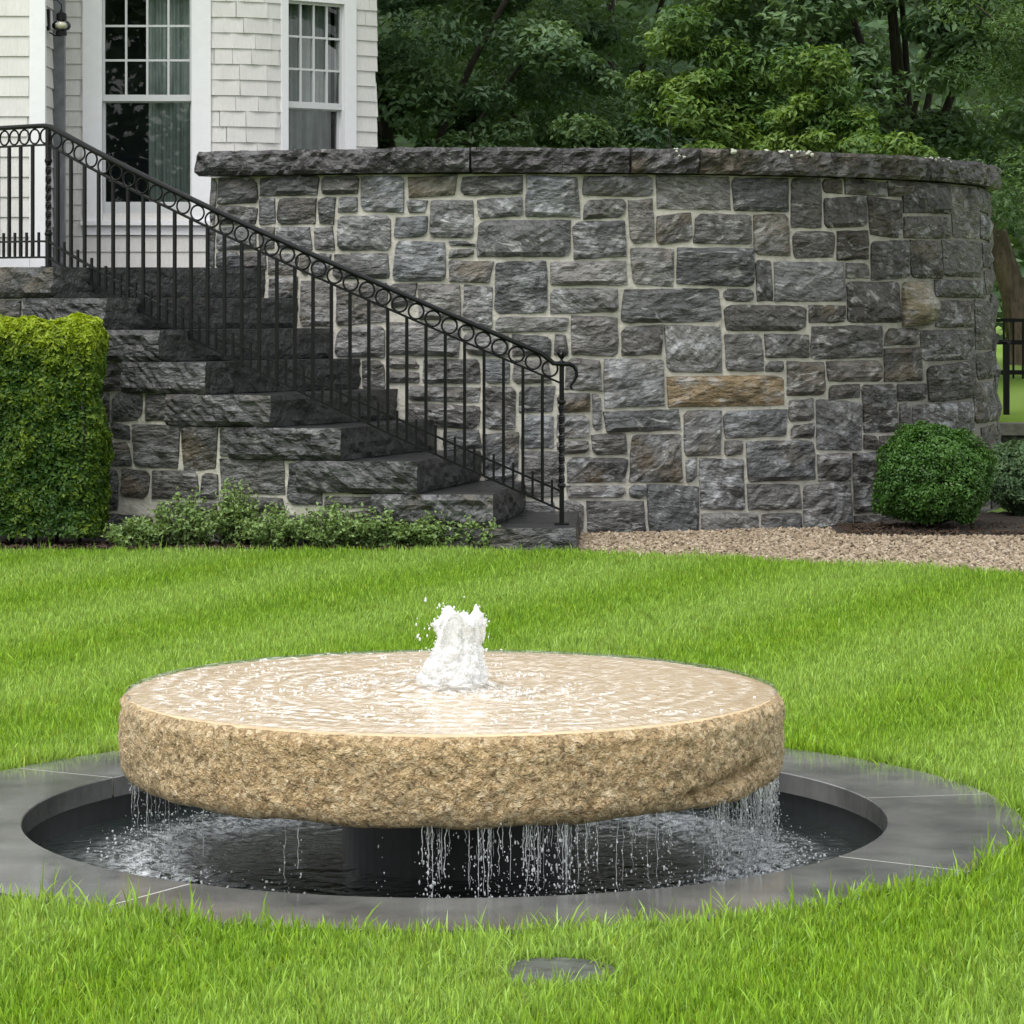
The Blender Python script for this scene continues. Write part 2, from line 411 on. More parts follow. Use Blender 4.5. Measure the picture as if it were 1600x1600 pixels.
m2 = t.node('ShaderNodeMixShader'); t.l(fm, m2.inputs[0]); t.l(m1.outputs[0], m2.inputs[1]); t.l(df.outputs[0], m2.inputs[2]); t.l(m2.outputs[0], t.out.inputs[0])
M['sheet'] = t.m
M['lid'] = simple('weathered_grey_plastic', (.05, .055, .045), .55, 0, .4, .65, 22)

# ------------------------------------------------------------------ shared plan dimensions (metres, camera foot at the origin, +Y away)
CY, RW = 23.66, 3.76                        # centre line and radius of the round terrace wall
FX, FY = -0.174, 9.30                       # fountain centre
def pol(r, a, z, cx=0.0, cy=CY):            # angle a in degrees from the camera-facing direction
    return Vector((cx + r * math.sin(D(a)), cy - r * math.cos(D(a)), z))
def ground_z(x, y):
    k = min(1, max(0, (y - 12.0) / 5.0)); k = k * k * (3 - 2 * k)
    return -0.035 * (1 - k)
def lawn_edge(x):
    if x < 0.35: return 18.42
    return 18.32 - 0.42 * (x - .35) - .05 * (x - .35) ** 2 if x < 6 else 14.3

# ------------------------------------------------------------------ ground
mb = MB()
rad = [1.70, 1.8, 2.0, 2.4, 3, 4, 5, 6, 7, 8, 9, 10, 12, 15, 20, 30, 45, 70, 110, 180]
N = 128
vs = []
for r in rad:
    for k in range(N):
        x = FX + r * math.cos(2 * math.pi * k / N); y = FY + r * math.sin(2 * math.pi * k / N)
        vs.append((x, y, ground_z(x, y)))
mb.add(vs, [(i * N + k, i * N + (k + 1) % N, (i + 1) * N + (k + 1) % N, (i + 1) * N + k) for i in range(len(rad) - 1) for k in range(N)])
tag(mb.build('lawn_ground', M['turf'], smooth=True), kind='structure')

mb = MB()
xs = np.linspace(-.35, 9, 40)
vs = [(x, lawn_edge(x) - .02, .010) for x in xs] + [(x, 20.4 if x < 2.0 else 20.4 - .12 * (x - 2), .012) for x in xs]
mb.add(vs, [(i, i + 1, 41 + i, 40 + i) for i in range(39)])
tag(mb.build('gravel_path', M['gravel_bed']), kind='structure')
def bed(name, pts, z, bumps=.02, n=24):
    """mulch: a quad patch with an uneven surface; pts = four corners"""
    a, b, c, d = [Vector(p) for p in pts]; mb = MB(); vs = []
    for j in range(n + 1):
        for i in range(n * 3 + 1):
            u, v = i / (n * 3), j / n
            p = a.lerp(b, u).lerp(d.lerp(c, u), v)
            e = min(1, 6 * min(u, 1 - u, v, 1 - v))
            vs.append((p.x + .03 * nz((p.x, p.y, 1), 4), p.y + .04 * nz((p.x, p.y, 3), 5), z + e * (.03 + bumps * nz((p.x, p.y, 0), 9))))
    m = n * 3 + 1
    mb.add(vs, [(j * m + i, j * m + i + 1, (j + 1) * m + i + 1, (j + 1) * m + i) for j in range(n) for i in range(n * 3)])
    return tag(mb.build(name, M['mulch'], smooth=True), kind='structure')
bed('flower_bed', [(-6.5, 18.40, 0), (-.06, 18.40, 0), (-.06, 19.2, 0), (-6.5, 20.6, 0)], .004)
bed('mulch_bed', [(2.12, 19.72, 0), (6.5, 19.0, 0), (6.5, 23, 0), (2.2, 21.2, 0)], .02)
# ------------------------------------------------------------------ round stone wall
WALL_STONES=[
(-33.05,-27.7,2.208,2.417,0),(-33.05,-27.7,2.069,2.208,0),(-27.7,-20.48,2.258,2.409,0),(-27.7,-25.47,2.066,2.261,0),(-25.47,-20.69,2.064,2.258,0),(-20.69,-18.57,2.062,2.263,0),
(-20.41,-16.0,2.262,2.404,0),(-18.5,-16.07,2.142,2.262,0),(-16.0,-11.08,2.141,2.4,0),(-10.94,-5.63,2.241,2.398,2),(-11.01,-8.7,2.135,2.237,0),(-18.5,-12.41,1.886,2.137,0),
(-12.34,-8.63,1.97,2.127,0),(-21.12,-18.64,1.887,2.062,0),(-25.47,-21.19,1.892,2.064,0),(-27.7,-25.47,1.894,2.066,0),(-33.05,-27.7,1.895,2.069,0),(-34.08,-33.05,1.775,2.072,0),
(-34.08,-33.05,2.072,2.408,0),(-33.05,-29.59,1.757,1.896,0),(-29.59,-26.46,1.756,1.894,0),(-26.46,-22.72,1.725,1.884,0),(-22.72,-21.41,1.724,1.883,0),(-21.41,-18.99,1.703,1.883,0),
(-18.92,-12.61,1.694,1.881,0),(-12.34,-6.67,1.681,1.961,0),(-8.63,-3.81,1.969,2.236,0),(-6.6,-3.68,1.914,1.964,0),(-6.6,-3.68,1.837,1.909,0),(-6.6,-1.94,1.672,1.833,0),
(-5.43,1.23,2.252,2.396,0),(-3.62,1.23,2.104,2.248,0),(1.29,7.06,2.104,2.396,0),(-3.68,6.15,1.841,2.1,0),(6.15,11.94,1.833,2.097,0),(7.19,14.91,2.246,2.399,0),
(7.26,11.94,2.097,2.241,0),(12.01,14.97,1.932,2.243,0),(-1.87,3.75,1.465,1.829,0),(3.75,12.01,1.651,1.829,0),(3.75,11.08,1.469,1.647,0),(-1.81,5.89,1.342,1.46,0),
(5.89,11.01,1.184,1.464,0),(-5.11,-1.87,1.359,1.668,0),(-9.75,-5.11,1.422,1.676,0),(-12.68,-9.75,1.511,1.681,0),(14.97,23.6,2.16,2.404,0),(23.6,30.73,2.153,2.4,0),
(14.97,19.13,1.933,2.146,0),(19.13,26.0,1.931,2.15,0),(26.0,30.73,1.855,2.154,0),(30.81,35.13,2.045,2.407,0),(12.21,17.03,1.651,1.919,0),(17.1,26.23,1.651,1.922,0),
(26.15,28.4,1.544,1.842,0),(28.4,38.12,1.543,1.831,0),(30.89,36.83,1.84,2.041,0),(36.92,41.93,1.83,2.05,0),(35.22,41.93,2.054,2.283,0),(35.13,38.22,2.285,2.421,0),
(38.31,45.33,2.279,2.43,0),(45.33,50.35,2.283,2.432,0),(41.93,47.99,1.993,2.279,0),(47.99,59.5,2.169,2.42,0),(47.99,58.94,1.991,2.164,0),(59.13,69.92,2.002,2.395,0),
(42.03,49.08,1.698,1.985,0),(49.08,56.06,1.705,1.991,0),(56.06,70.69,1.721,2.0,0),(38.12,41.93,1.702,1.825,0),(38.12,47.04,1.396,1.698,0),(47.16,53.92,1.374,1.7,3),
(53.92,71.53,1.568,1.711,0),(53.92,65.34,1.355,1.563,0),(65.34,75.43,1.182,1.562,0),(11.21,22.21,1.404,1.647,0),(22.21,26.08,1.544,1.647,0),(22.35,32.63,1.345,1.535,0),
(32.72,38.03,1.398,1.534,0),(11.08,15.73,1.187,1.4,0),(15.73,22.21,1.07,1.399,0),(22.35,27.0,1.075,1.342,0),(27.08,32.89,1.162,1.34,0),(32.89,43.7,1.151,1.393,0),
(43.91,50.48,1.236,1.371,0),(50.48,65.34,1.118,1.352,0),(43.59,50.74,0.981,1.232,0),(29.67,34.87,0.903,1.151,0),(34.95,43.49,0.991,1.15,0),(27.08,29.59,1.067,1.158,0),
(5.3,9.22,0.955,1.18,0),(9.22,15.86,0.843,1.179,0),(15.86,29.59,0.84,1.063,1),(4.46,8.04,0.812,0.956,0),(8.04,9.22,0.688,0.951,0),(9.29,17.45,0.681,0.838,0),
(4.39,7.98,0.642,0.807,0),(4.39,7.91,0.536,0.638,0),(7.98,11.81,0.53,0.683,0),(11.87,17.59,0.343,0.676,0),(17.59,21.99,0.513,0.834,0),(21.99,29.83,0.629,0.828,0),
(22.06,24.42,0.512,0.628,0),(17.73,19.2,0.339,0.51,0),(19.2,24.49,0.15,0.51,0),(24.57,33.22,0.331,0.621,0),(5.37,11.81,0.348,0.527,0),(5.37,11.67,0.247,0.344,0),
(11.74,13.69,0.239,0.341,0),(7.39,13.62,0.003,0.241,0),(4.52,7.32,0.006,0.244,0),(13.62,19.34,-0.021,0.337,0),(19.34,26.08,-0.032,0.144,0),(26.08,31.3,-0.046,0.131,0),
(24.57,31.3,0.138,0.328,0),(29.75,33.22,0.73,0.895,0),(30.0,33.22,0.616,0.725,0),(33.31,40.03,0.524,0.88,0),(35.13,39.84,0.874,0.989,0),(39.94,45.67,0.635,0.982,0),
(45.67,51.54,0.843,0.978,0),(51.54,64.83,0.832,1.112,0),(65.34,76.26,0.963,1.177,0),(45.89,48.11,0.622,0.841,0),(48.23,63.4,0.585,0.832,0),(63.63,77.28,0.643,0.955,0),
(33.31,38.22,0.32,0.521,0),(38.22,42.44,0.087,0.516,0),(39.94,42.34,0.519,0.634,0),(42.44,48.47,0.25,0.625,0),(31.3,38.12,-0.019,0.322,0),(38.12,42.44,-0.037,0.083,0),
(42.44,49.08,-0.064,0.244,0),(48.47,56.06,0.328,0.587,0),(56.06,66.14,0.324,0.565,0),(49.08,57.71,0.097,0.321,0),(57.71,69.2,0.037,0.308,0),(49.08,59.5,-0.106,0.09,0),
(66.14,74.72,0.292,0.63,0),(59.5,71.1,-0.162,0.025,0),(-22.57,-18.85,1.377,1.699,0),(-26.23,-22.64,1.566,1.721,0),(-18.5,-12.74,1.395,1.69,0),(-18.5,-12.95,1.174,1.391,0),
(-15.59,-12.88,0.953,1.17,0),(-12.81,-5.17,1.184,1.418,0),(-5.04,-0.19,1.185,1.354,0),(-0.13,4.13,1.181,1.337,0),(4.2,5.76,1.185,1.342,0),(-12.81,-9.29,1.099,1.179,0),
(-12.81,-9.29,1.005,1.094,0),(-9.22,-3.1,1.002,1.18,0),(-3.03,-0.06,1.003,1.181,0),(0.0,4.01,1.003,1.177,0),(-10.81,-3.1,0.883,0.998,0),(-3.03,0.52,0.698,0.999,0),
(0.58,4.39,0.812,0.999,0),(-10.68,-3.1,0.71,0.879,0),(-7.13,-3.03,0.566,0.706,0),(-2.97,0.77,0.355,0.694,0),(0.84,4.33,0.575,0.808,0),(0.84,5.24,0.253,0.571,0),
(-2.78,0.77,0.203,0.351,0),(0.84,4.46,0.033,0.245,0),]
CHEEK_STONES=[
(-29.95,-27.12,0.785,0.985),(-27.06,-23.53,0.791,0.985),(-30.07,-28.21,0.67,0.784),(-30.64,-28.16,0.498,0.665),(-28.1,-24.05,0.494,0.786),(-24.05,-21.05,0.485,0.783),
(-21.0,-18.45,0.579,0.771),(-31.22,-29.22,0.21,0.492),(-29.16,-26.52,0.299,0.494),(-26.47,-22.51,0.3,0.497),(-22.51,-20.95,0.306,0.487),(-21.0,-15.92,0.345,0.581),
(-15.87,-13.17,0.284,0.558),(-13.21,-9.34,0.273,0.356),(-9.39,-7.06,0.276,0.359),(-13.4,-11.52,0.113,0.267),(-11.47,-7.95,0.116,0.271),(-21.0,-15.92,0.233,0.341),
(-31.22,-26.2,-0.054,0.207),(-26.15,-21.05,0.108,0.298),(-26.15,-21.55,-0.038,0.104),(-21.5,-17.15,-0.025,0.227),(-17.1,-13.44,-0.015,0.235),(-13.4,-8.85,-0.008,0.111),
(-8.8,-4.84,-0.003,0.115),(-34.22,-30.01,0.779,0.98),(-34.22,-30.18,0.491,0.774),(-35.48,-31.22,0.199,0.483),(-35.48,-31.22,-0.073,0.195),]

def rock_patch(R, a0, a1, z0, z1, seed, relief=.034, inset=.0045, cell=.036, back=-.016, bulge=0.0, batter=0.0):
    """one rock-faced stone on the curved wall: chipped outline, broken face standing proud of the joint"""
    rr = random.Random(seed)
    k = math.degrees(1 / R)
    w = (a1 - a0) / k - 2 * inset; h = (z1 - z0) - 2 * inset
    if w < .02 or h < .02: return None
    ac, zc = (a0 + a1) / 2, (z0 + z1) / 2
    nu = max(2, min(11, round(w / cell))); nv = max(2, min(8, round(h / cell)))
    e = .007
    U = [0, e / w] + [i / nu for i in range(1, nu)] + [1 - e / w, 1]
    V = [0, e / h] + [i / nv for i in range(1, nv)] + [1 - e / h, 1]
    planes = []
    for _ in range(4):
        t = rr.uniform(0, 6.28); planes.append((math.cos(t) * rr.uniform(.01, .10), math.sin(t) * rr.uniform(.01, .16), relief * rr.uniform(.7, 1.5)))
    so_ = rr.uniform(0, 90); vs = []
    cut = [rr.uniform(.01, .05) if rr.random() < .5 else 0.008 for _ in range(4)]
    sk = [rr.gauss(0, .010) for _ in range(4)]      # sides out of square
    ni, nj = len(U), len(V)
    for j, v in enumerate(V):
        for i, u in enumerate(U):
            x, y = (u - .5) * w, (v - .5) * h
            edge = i in (0, ni - 1) or j in (0, nj - 1)
            # chipped corners
            cx = cut[(1 if u > .5 else 0) + (2 if v > .5 else 0)]
            dx = w / 2 - abs(x); dy = h / 2 - abs(y)
            if dx + dy < cx: 
                q = (cx - dx - dy) / 2; x -= math.copysign(q, x); y -= math.copysign(q, y)
            x += sk[0] * y / h * 2 * (u - .5) + sk[1] * (v - .5); y += sk[2] * (u - .5) + sk[3] * x / w * (v - .5)
            x += .006 * noise.noise(Vector((x * 11 + so_, y * 11, 0))); y += .006 * noise.noise(Vector((x * 11, y * 11 + so_, 5)))
            if edge: off = back
            else:
                off = min(p[2] + p[0] * x + p[1] * y for p in planes)
                off += relief * .55 * noise.noise(Vector((x * 7 + so_, y * 10, so_)))
                n2 = noise.noise(Vector((x * 17 + so_, y * 26 + so_, 3)))
                off += relief * .5 * (abs(n2) * 2 - .5)
                off = max(.001, off)
                if i in (1, ni - 2) or j in (1, nj - 2): off = min(off * .35 + .002, .012)
                if bulge: off += bulge * max(0, 1 - ((u - .45) / .5) ** 2) * max(0, 1 - ((v - .42) / .52) ** 2)
            vs.append(pol(R + off + batter * (.87 - (zc + y)), ac + x * k, zc + y))
    fs = [(j * ni + i, j * ni + i + 1, (j + 1) * ni + i + 1, (j + 1) * ni + i) for j in range(nj - 1) for i in range(ni - 1)]
    mb = MB(); mb.add(vs, fs); return mb

def stone_tone(rr, k=0, damp_shade=0):
    if k == 1: return (.17, .125, .07)
    if k == 2: return (.115, .105, .085)
    if k == 3: return (.15, .13, .085)
    b = rr.choice([.058, .074, .09, .108, .128]) * rr.uniform(.9, 1.1)
    w = rr.uniform(-.05, .06)
    if damp_shade: b *= 1 - .55 * damp_shade; w += .10 * damp_shade  # wet browning plus tree shade painted into the stone colour
    return (b * (1 + w), b * 1.005, b * (1.02 - w))

wall = empty('round_terrace_wall', (0, CY, 0), 'curved grey fieldstone terrace wall with pale mortar and dark coping', 'stone wall')
BAT = .046                                   # the wall leans back a little as it rises
rr = random.Random(4)
for i, (a0, a1, z0, z1, mk) in enumerate(WALL_STONES):
    z0 = max(z0, -.06); z1 = min(z1, 2.405)
    mb = rock_patch(RW, a0, a1, z0, z1, 100 + i, bulge=.13 if mk == 3 else 0, batter=BAT)
    if mb: mb.build('stone', M['stone'], wall, color=stone_tone(rr, mk, min(1, max(0, ((a0 + a1) / 2 - 26) / 16 + rr.uniform(-.3, .3)))))
# the far flank, past what the photograph shows, laid in plain courses
z = -.05; i = 900
while z < 2.38:
    hgt = min(rr.uniform(.17, .3), 2.405 - z)
    if hgt < .06: break
    a = 77.0
    while a < 128:
        wd = rr.uniform(5, 10); mb = rock_patch(RW, a, a + wd, z, z + hgt, i, cell=.09, batter=BAT); i += 1
        mb.build('stone', M['stone'], wall, color=stone_tone(rr, 0, .9)); a += wd
    z += hgt
for q in range(12):                          # close the edge courses up against the flank
    z0, z1 = -.05 + q * .205, min(-.05 + (q + 1) * .205, 2.405); zm = (z0 + z1) / 2
    s = max(w_[1] for w_ in WALL_STONES if w_[2] < zm < w_[3])
    if s < 76.6 and z1 - z0 > .05: rock_patch(RW, s, 77.2, z0, z1, 860 + q, cell=.06, batter=BAT).build('stone', M['stone'], wall, color=stone_tone(rr, 0, 1))
mb = MB()                                    # the mortar the stones are bedded in, and the parapet behind it
A = [x for x in np.linspace(-34.0, 130, 120)]
def ring_sector(mb, A, r0, r1, z0, z1, bt=0):
    vs = []
    for a in A: vs += [pol(r0, a, z0), pol(r1 + bt * (.87 - z0), a, z0), pol(r1 + bt * (.87 - z1), a, z1), pol(r0, a, z1)]
    n = len(A); fs = []
    for i in range(n - 1):
        for k in range(4): fs.append((i * 4 + k, i * 4 + (k + 1) % 4, (i + 1) * 4 + (k + 1) % 4, (i + 1) * 4 + k))
    fs += [(0, 1, 2, 3), tuple((n - 1) * 4 + k for k in (3, 2, 1, 0))]
    mb.add(vs, fs)
ring_sector(mb, A, 3.30, RW - .004, -.3, 2.40, BAT)
mb.build('mortar_bed', M['mortar'], wall)

def rock_box(fn, nu, nv, nw, disp):
    """closed lattice box; fn(u,v,w) gives the smooth point, disp moves it"""
    ids = {}; vs = []; fs = []
    def g(i, j, k):
        if (i, j, k) not in ids:
            ids[(i, j, k)] = len(vs)
            u, v, w = i / nu, j / nv, k / nw
            vs.append(disp(Vector(fn(u, v, w)), u, v, w))
        return ids[(i, j, k)]
    for i in range(nu):
        for j in range(nv):
            fs.append((g(i, j, 0), g(i, j + 1, 0), g(i + 1, j + 1, 0), g(i + 1, j, 0)))
            fs.append((g(i, j, nw), g(i + 1, j, nw), g(i + 1, j + 1, nw), g(i, j + 1, nw)))
    for i in range(nu):
        for k in range(nw):
            fs.append((g(i, 0, k), g(i + 1, 0, k), g(i + 1, 0, k + 1), g(i, 0, k + 1)))
            fs.append((g(i, nv, k), g(i, nv, k + 1), g(i + 1, nv, k + 1), g(i + 1, nv, k)))
    for j in range(nv):
        for k in range(nw):
            fs.append((g(0, j, k), g(0, j, k + 1), g(0, j + 1, k + 1), g(0, j + 1, k)))
            fs.append((g(nu, j, k), g(nu, j + 1, k), g(nu, j + 1, k + 1), g(nu, j, k + 1)))
    mb = MB(); mb.add(vs, fs); return mb

joints = [-35.2, -22.8, -4.2, 12.0, 19.3, 35.8, 51.8, 66, 84, 102, 130]
for i in range(len(joints) - 1):
    a0, a1 = joints[i] + .12, joints[i + 1] - .12
    sd_ = i * 13.7; first = i == 0
    def fn(u, v, w): return pol(3.22 + (RW + .022 - 3.22) * v, a0 + (a1 - a0) * u, 2.408 + .165 * w)
    def disp(p, u, v, w):
        rad_ = Vector((p.x, p.y - CY, 0)).normalized()
        q = (p.x, p.y, p.z)
        if v > .99:
            d = .05 * nz(q, 5, sd_) + .065 * (abs(nz(q, 10, sd_ + 3)) - .22) + .018 * nz(q, 31, sd_)
            if w > .9: d -= .022
            if w < .1: d -= .012 + .03 * max(0, nz(q, 9, sd_))
            p = p + rad_ * d
            p.z += .012 * nz(q, 12, sd_ + 8) * (1 if .05 < w < .95 else .5)
        if first and u < .01:
            tdir = Vector((math.cos(D(a0)), math.sin(D(a0)), 0)); p = p - tdir * (.05 * nz(q, 9, 2) - .03 * (abs(w - .5) * 2) ** 2)
        if w > .99: p.z += .004 * nz(q, 5, sd_)
        return p
    n = max(6, int((a1 - a0) / 360 * 2 * math.pi * RW / .033)) if a0 < 80 else 10
    rock_box(fn, n, 3, 6, disp).build('coping_stone', M['dark_stone'], wall, color=[(lambda f: tuple(c * f for c in ((.040, .037, .039) if i < 4 else (.038, .036, .033))))(rr.uniform(.85, 1.15))][0])
# lichen: pale crusts on the coping's edge
for k in range(26):
    a = rr.choice([rr.uniform(14, 34), rr.uniform(14, 34), rr.uniform(29, 33), rr.uniform(50, 58)]); r_ = rr.uniform(.008, .024)
    c = pol(RW - .073 + rr.uniform(.07, .095), a, 2.572 - rr.uniform(0, .012)); c2 = pol(RW + .039, a, 2.572 - rr.uniform(.012, .06))
    mb = MB(); n = 9; top = [(c.x + r_ * rr.uniform(.7, 1.2) * math.cos(6.283 * q / n), c.y - .004 + r_ * .6 * math.sin(6.283 * q / n), c.z + .004 + r_ * .5 * rr.uniform(-1, .6) * (math.sin(6.283 * q / n) < 0)) for q in range(n)]
    mb.add(top + [(c.x, c.y, c.z + .012)] , [(q, (q + 1) % n, n) for q in range(n)])
    if k % 2 == 0: mb.add([c2 + Vector((math.cos(D(a)) * r_ * math.cos(6.283 * q / n) * rr.uniform(.7, 1.1), math.sin(D(a)) * r_ * math.cos(6.283 * q / n), r_ * .8 * math.sin(6.283 * q / n))) for q in range(n)] + [pol(RW + .051, a, c2.z)], [(q, (q + 1) % n, n) for q in range(n)])
    if 'lichen' not in M: M['lichen'] = simple('pale_lichen', (.42, .44, .36), .9, 0, .1, .2, 80)
    mb.build('lichen_patch', M['lichen'], wall)

# terrace floor behind the wall and landing at the head of the stairs
mb = MB()
n = 72
vs = [(0, CY, 1.777)] + [pol(3.34, 360 * k / n, 1.777) for k in range(n)]
mb.add(vs, [(0, 1 + k, 1 + (k + 1) % n) for k in range(n)])
tag(mb.build('terrace_floor', M['flagstone']), kind='structure')

# ------------------------------------------------------------------ stairs wrapping the wall
AO = [4.3, -1.3, -6.5, -11.8, -16.9, -21.8, -25.5, -30.0, -35.0, -70]
AI = [7.0, 1.6, -2.9, -7.4, -11.3, -15.4, -18.5, -22.5, -26.5, -70]
Z0, DZ = .167, .2012
RO, RI = 5.175, 3.70
stairs = empty('stone_staircase', pol(5.2, 0, 0), 'wet dark stone staircase curving up against the round wall', 'stairs')
for k in range(9):
    ob = 3.2 if k < 8 else 0
    oo0, oo1, ii0, ii1 = AO[k], AO[k + 1] - ob, AI[k], AI[k + 1] - ob * .8
    zt = Z0 + DZ * k; zb = zt - DZ + .004 if k else -.08
    ro = RO + (.05 if k == 0 else 0)
    def fn(u, v, w):
        ao = oo0 + (oo1 - oo0) * u; ai = ii0 + (ii1 - ii0) * u
        pi, po = pol(RI if k < 8 or u < .2 else RI - 1.0 * min(1, (u - .2) * 3), ai, 0), pol(ro, ao, 0)
        p = pi.lerp(po, v); p.z = zb + (zt - zb) * w
        return p
    def disp(p, u, v, w):
        q = (p.x, p.y, p.z); inner = 0 < w < 1
        if v > .99:
            rad_ = Vector((p.x, p.y - CY, 0)).normalized()
            d = .03 * nz(q, 8, k) + .04 * (abs(nz(q, 17, k)) - .2) + .012 * nz(q, 40, k)
            p = p + rad_ * (d if inner else (-.01 if w > .5 else -.02 + d * .5))
        if u < .001 and v < .999:
            p = p + Vector((1, .1, 0)) * ((.02 * nz(q, 9, k) + .03 * (abs(nz(q, 18, k + 5)) - .2)) if inner else -.006)
        if w > .99: p.z += .003 * nz(q, 4, k)
        return p
    ft = rr.uniform(.88, 1.1)
    o = rock_box(fn, 20 if k < 8 else 60, 26, 6, disp).build('step', [M['dark_stone'], M['wet_shaded_tread']], stairs, color=tuple(c * ft for c in (.042, .043, .044)))
    me = o.data; mi = []
    for p_ in me.polygons:                    # riser and tread are worn, soaked stone, painted blacker for missing sky light; the rough end is not
        rad_ = Vector((p_.center.x, p_.center.y - CY, 0))
        mi.append(0 if (rad_.length > ro - .09 and p_.normal.z < .8 and p_.normal.dot(rad_.normalized()) > .5) else 1)
    me.polygons.foreach_set('material_index', mi)
# body of the flight and its ashlar cheek wall
mb = MB()
cut_a = AO
vs = []; Acore = list(np.linspace(-72, -.8, 70))
for a in Acore:
    kk = max(j for j in range(9) if a <= AO[j] - .2) if a <= AO[0] else 0
    zt = Z0 + DZ * kk - DZ - .004
    kk = min(kk, 8)
    vs.append((a, zt))
q = []; fs = []
for a, zt in vs: q += [pol(3.9, a, -.2), pol(5.128, a, -.2), pol(5.128, a, zt), pol(3.9, a, zt)]
for i in range(len(vs) - 1):
    for k in range(4): fs.append((i * 4 + k, i * 4 + (k + 1) % 4, (i + 1) * 4 + (k + 1) % 4, (i + 1) * 4 + k))
fs += [(0, 1, 2, 3), tuple((len(vs) - 1) * 4 + k for k in (3, 2, 1, 0))]
mb.add(q, fs); mb.build('mortar_bed', M['mortar'], stairs)
rr = random.Random(9)
def cheek_tone():
    b = rr.uniform(.038, .07); w = rr.uniform(-.03, .05)
    return (b * (1 + w), b * 1.01, b * (1.0 - w))
for i, (a0, a1, z0, z1) in enumerate(CHEEK_STONES):
    mb = rock_patch(5.132, a0, a1, z0, z1, 500 + i, relief=.024)
    if mb: mb.build('stone', M['dark_stone'], stairs, color=cheek_tone())
i = 700                                      # the landing's wall behind and beyond the hedge
rows = [(-.05, .16, -33.2), (.16, .40, -33.2), (.40, .62, -33.2), (.62, .80, -33.2), (.80, .968, -33.2), (.972, 1.168, -28.9), (1.174, 1.368, -33.5), (1.376, 1.57, -38.6)]
for z0, z1, a in rows:
    while a > -70:
        wd = rr.uniform(2.6, 5.4); mb = rock_patch(5.132, a - wd, a, z0, z1, i, cell=.05); i += 1
        mb.build('stone', M['dark_stone'], stairs, color=cheek_tone()); a -= wd

# ------------------------------------------------------------------ wrought iron railing
RR = 4.93
A0, A1 = 3.6, -38.2                          # lower and upper post
rail = empty('iron_stair_railing', pol(RR, A0, Z0), 'black wrought iron railing with a band of rings following the curved stairs', 'railing')
def frac(a): return max(0, (A0 - a) / (A0 - A1))
def lin(z0, z1): return lambda a: z0 + (z1 - z0) * min(1, frac(a))
h_hand, h_ring, h_pick, h_bot = lin(1.180, 2.712), lin(1.045, 2.585), lin(.372, 1.950), lin(.255, 1.845)
AL = -62.0
arc = [A0 - (A0 - AL) * i / 90 for i in range(91)]
def path(h, a_from=A0): return [pol(RR, a, h(a)) for a in arc if a <= a_from + 1e-6]
hand_prof = [(-.018, -.016), (.018, -.016), (.025, -.003), (.023, .007), (.012, .014), (-.012, .014), (-.023, .007), (-.025, -.003)]
flat_prof = [(-.012, -.0065), (.012, -.0065), (.012, .0065), (-.012, .0065)]
mb = MB(); pts = path(h_hand, 2.6); pe = pol(RR, A0, 1.168)
mb.sweep([pol(RR, A0 + .5, 1.168), pe, pol(RR, 3.0, 1.172)] + pts, hand_prof); mb.build('handrail', M['iron'], rail, smooth=False)
for nm, h in (('ring_rail', h_ring), ('picket_rail', h_pick), ('bottom_rail', h_bot)):
    mb = MB(); mb.sweep(path(h), flat_prof); mb.build(nm, M['iron'], rail)
step_a = math.degrees(.1045 / RR)
mb = MB(); R1, r1 = .0480, .0066
vs = [((R1 + r1 * math.cos(p)) * math.cos(t_), r1 * math.sin(p), (R1 + r1 * math.cos(p)) * math.sin(t_)) for t_ in np.linspace(0, 2 * math.pi, 24, endpoint=False) for p in np.linspace(0, 2 * math.pi, 6, endpoint=False)]
mb.add(vs, [(i * 6 + k, i * 6 + (k + 1) % 6, ((i + 1) % 24) * 6 + (k + 1) % 6, ((i + 1) % 24) * 6 + k) for i in range(24) for k in range(6)])
ring_me = mb.mesh('ring', True)
a = A0 - .85
while a > AL:
    o = link('ring', ring_me, M['iron'], rail); o.location = pol(RR, a, (h_hand(a) - .012 + h_ring(a)) / 2); o.rotation_euler.z = D(a)
    if abs(a - A1) < step_a * .5: pass
    a -= step_a
bh = h_ring(-10) - h_bot(-10)
mb = MB(); mb.box(-.0095, .0095, -.0095, .0095, 0, bh); bal_me = mb.mesh('baluster')
mb = MB(); mb.box(-.0072, .0072, -.0072, .0072, 0, .165); pick_me = mb.mesh('picket')
step_b = math.degrees(.121 / RR); a = A0 - step_b; j = 0
while a > AL:
    if abs(a - A1) > .5:
        o = link('baluster', bal_me, M['iron'], rail); o.location = pol(RR, a, h_bot(a)); o.rotation_euler.z = D(a)
        o.scale.z = (h_ring(a) - h_bot(a)) / bh
    if abs(a + step_b / 2 - A1) > .5:
        o = link('picket', pick_me, M['iron'], rail); o.location = pol(RR, a + step_b / 2, h_bot(a + step_b / 2)); o.rotation_euler.z = D(a)
    a -= step_b
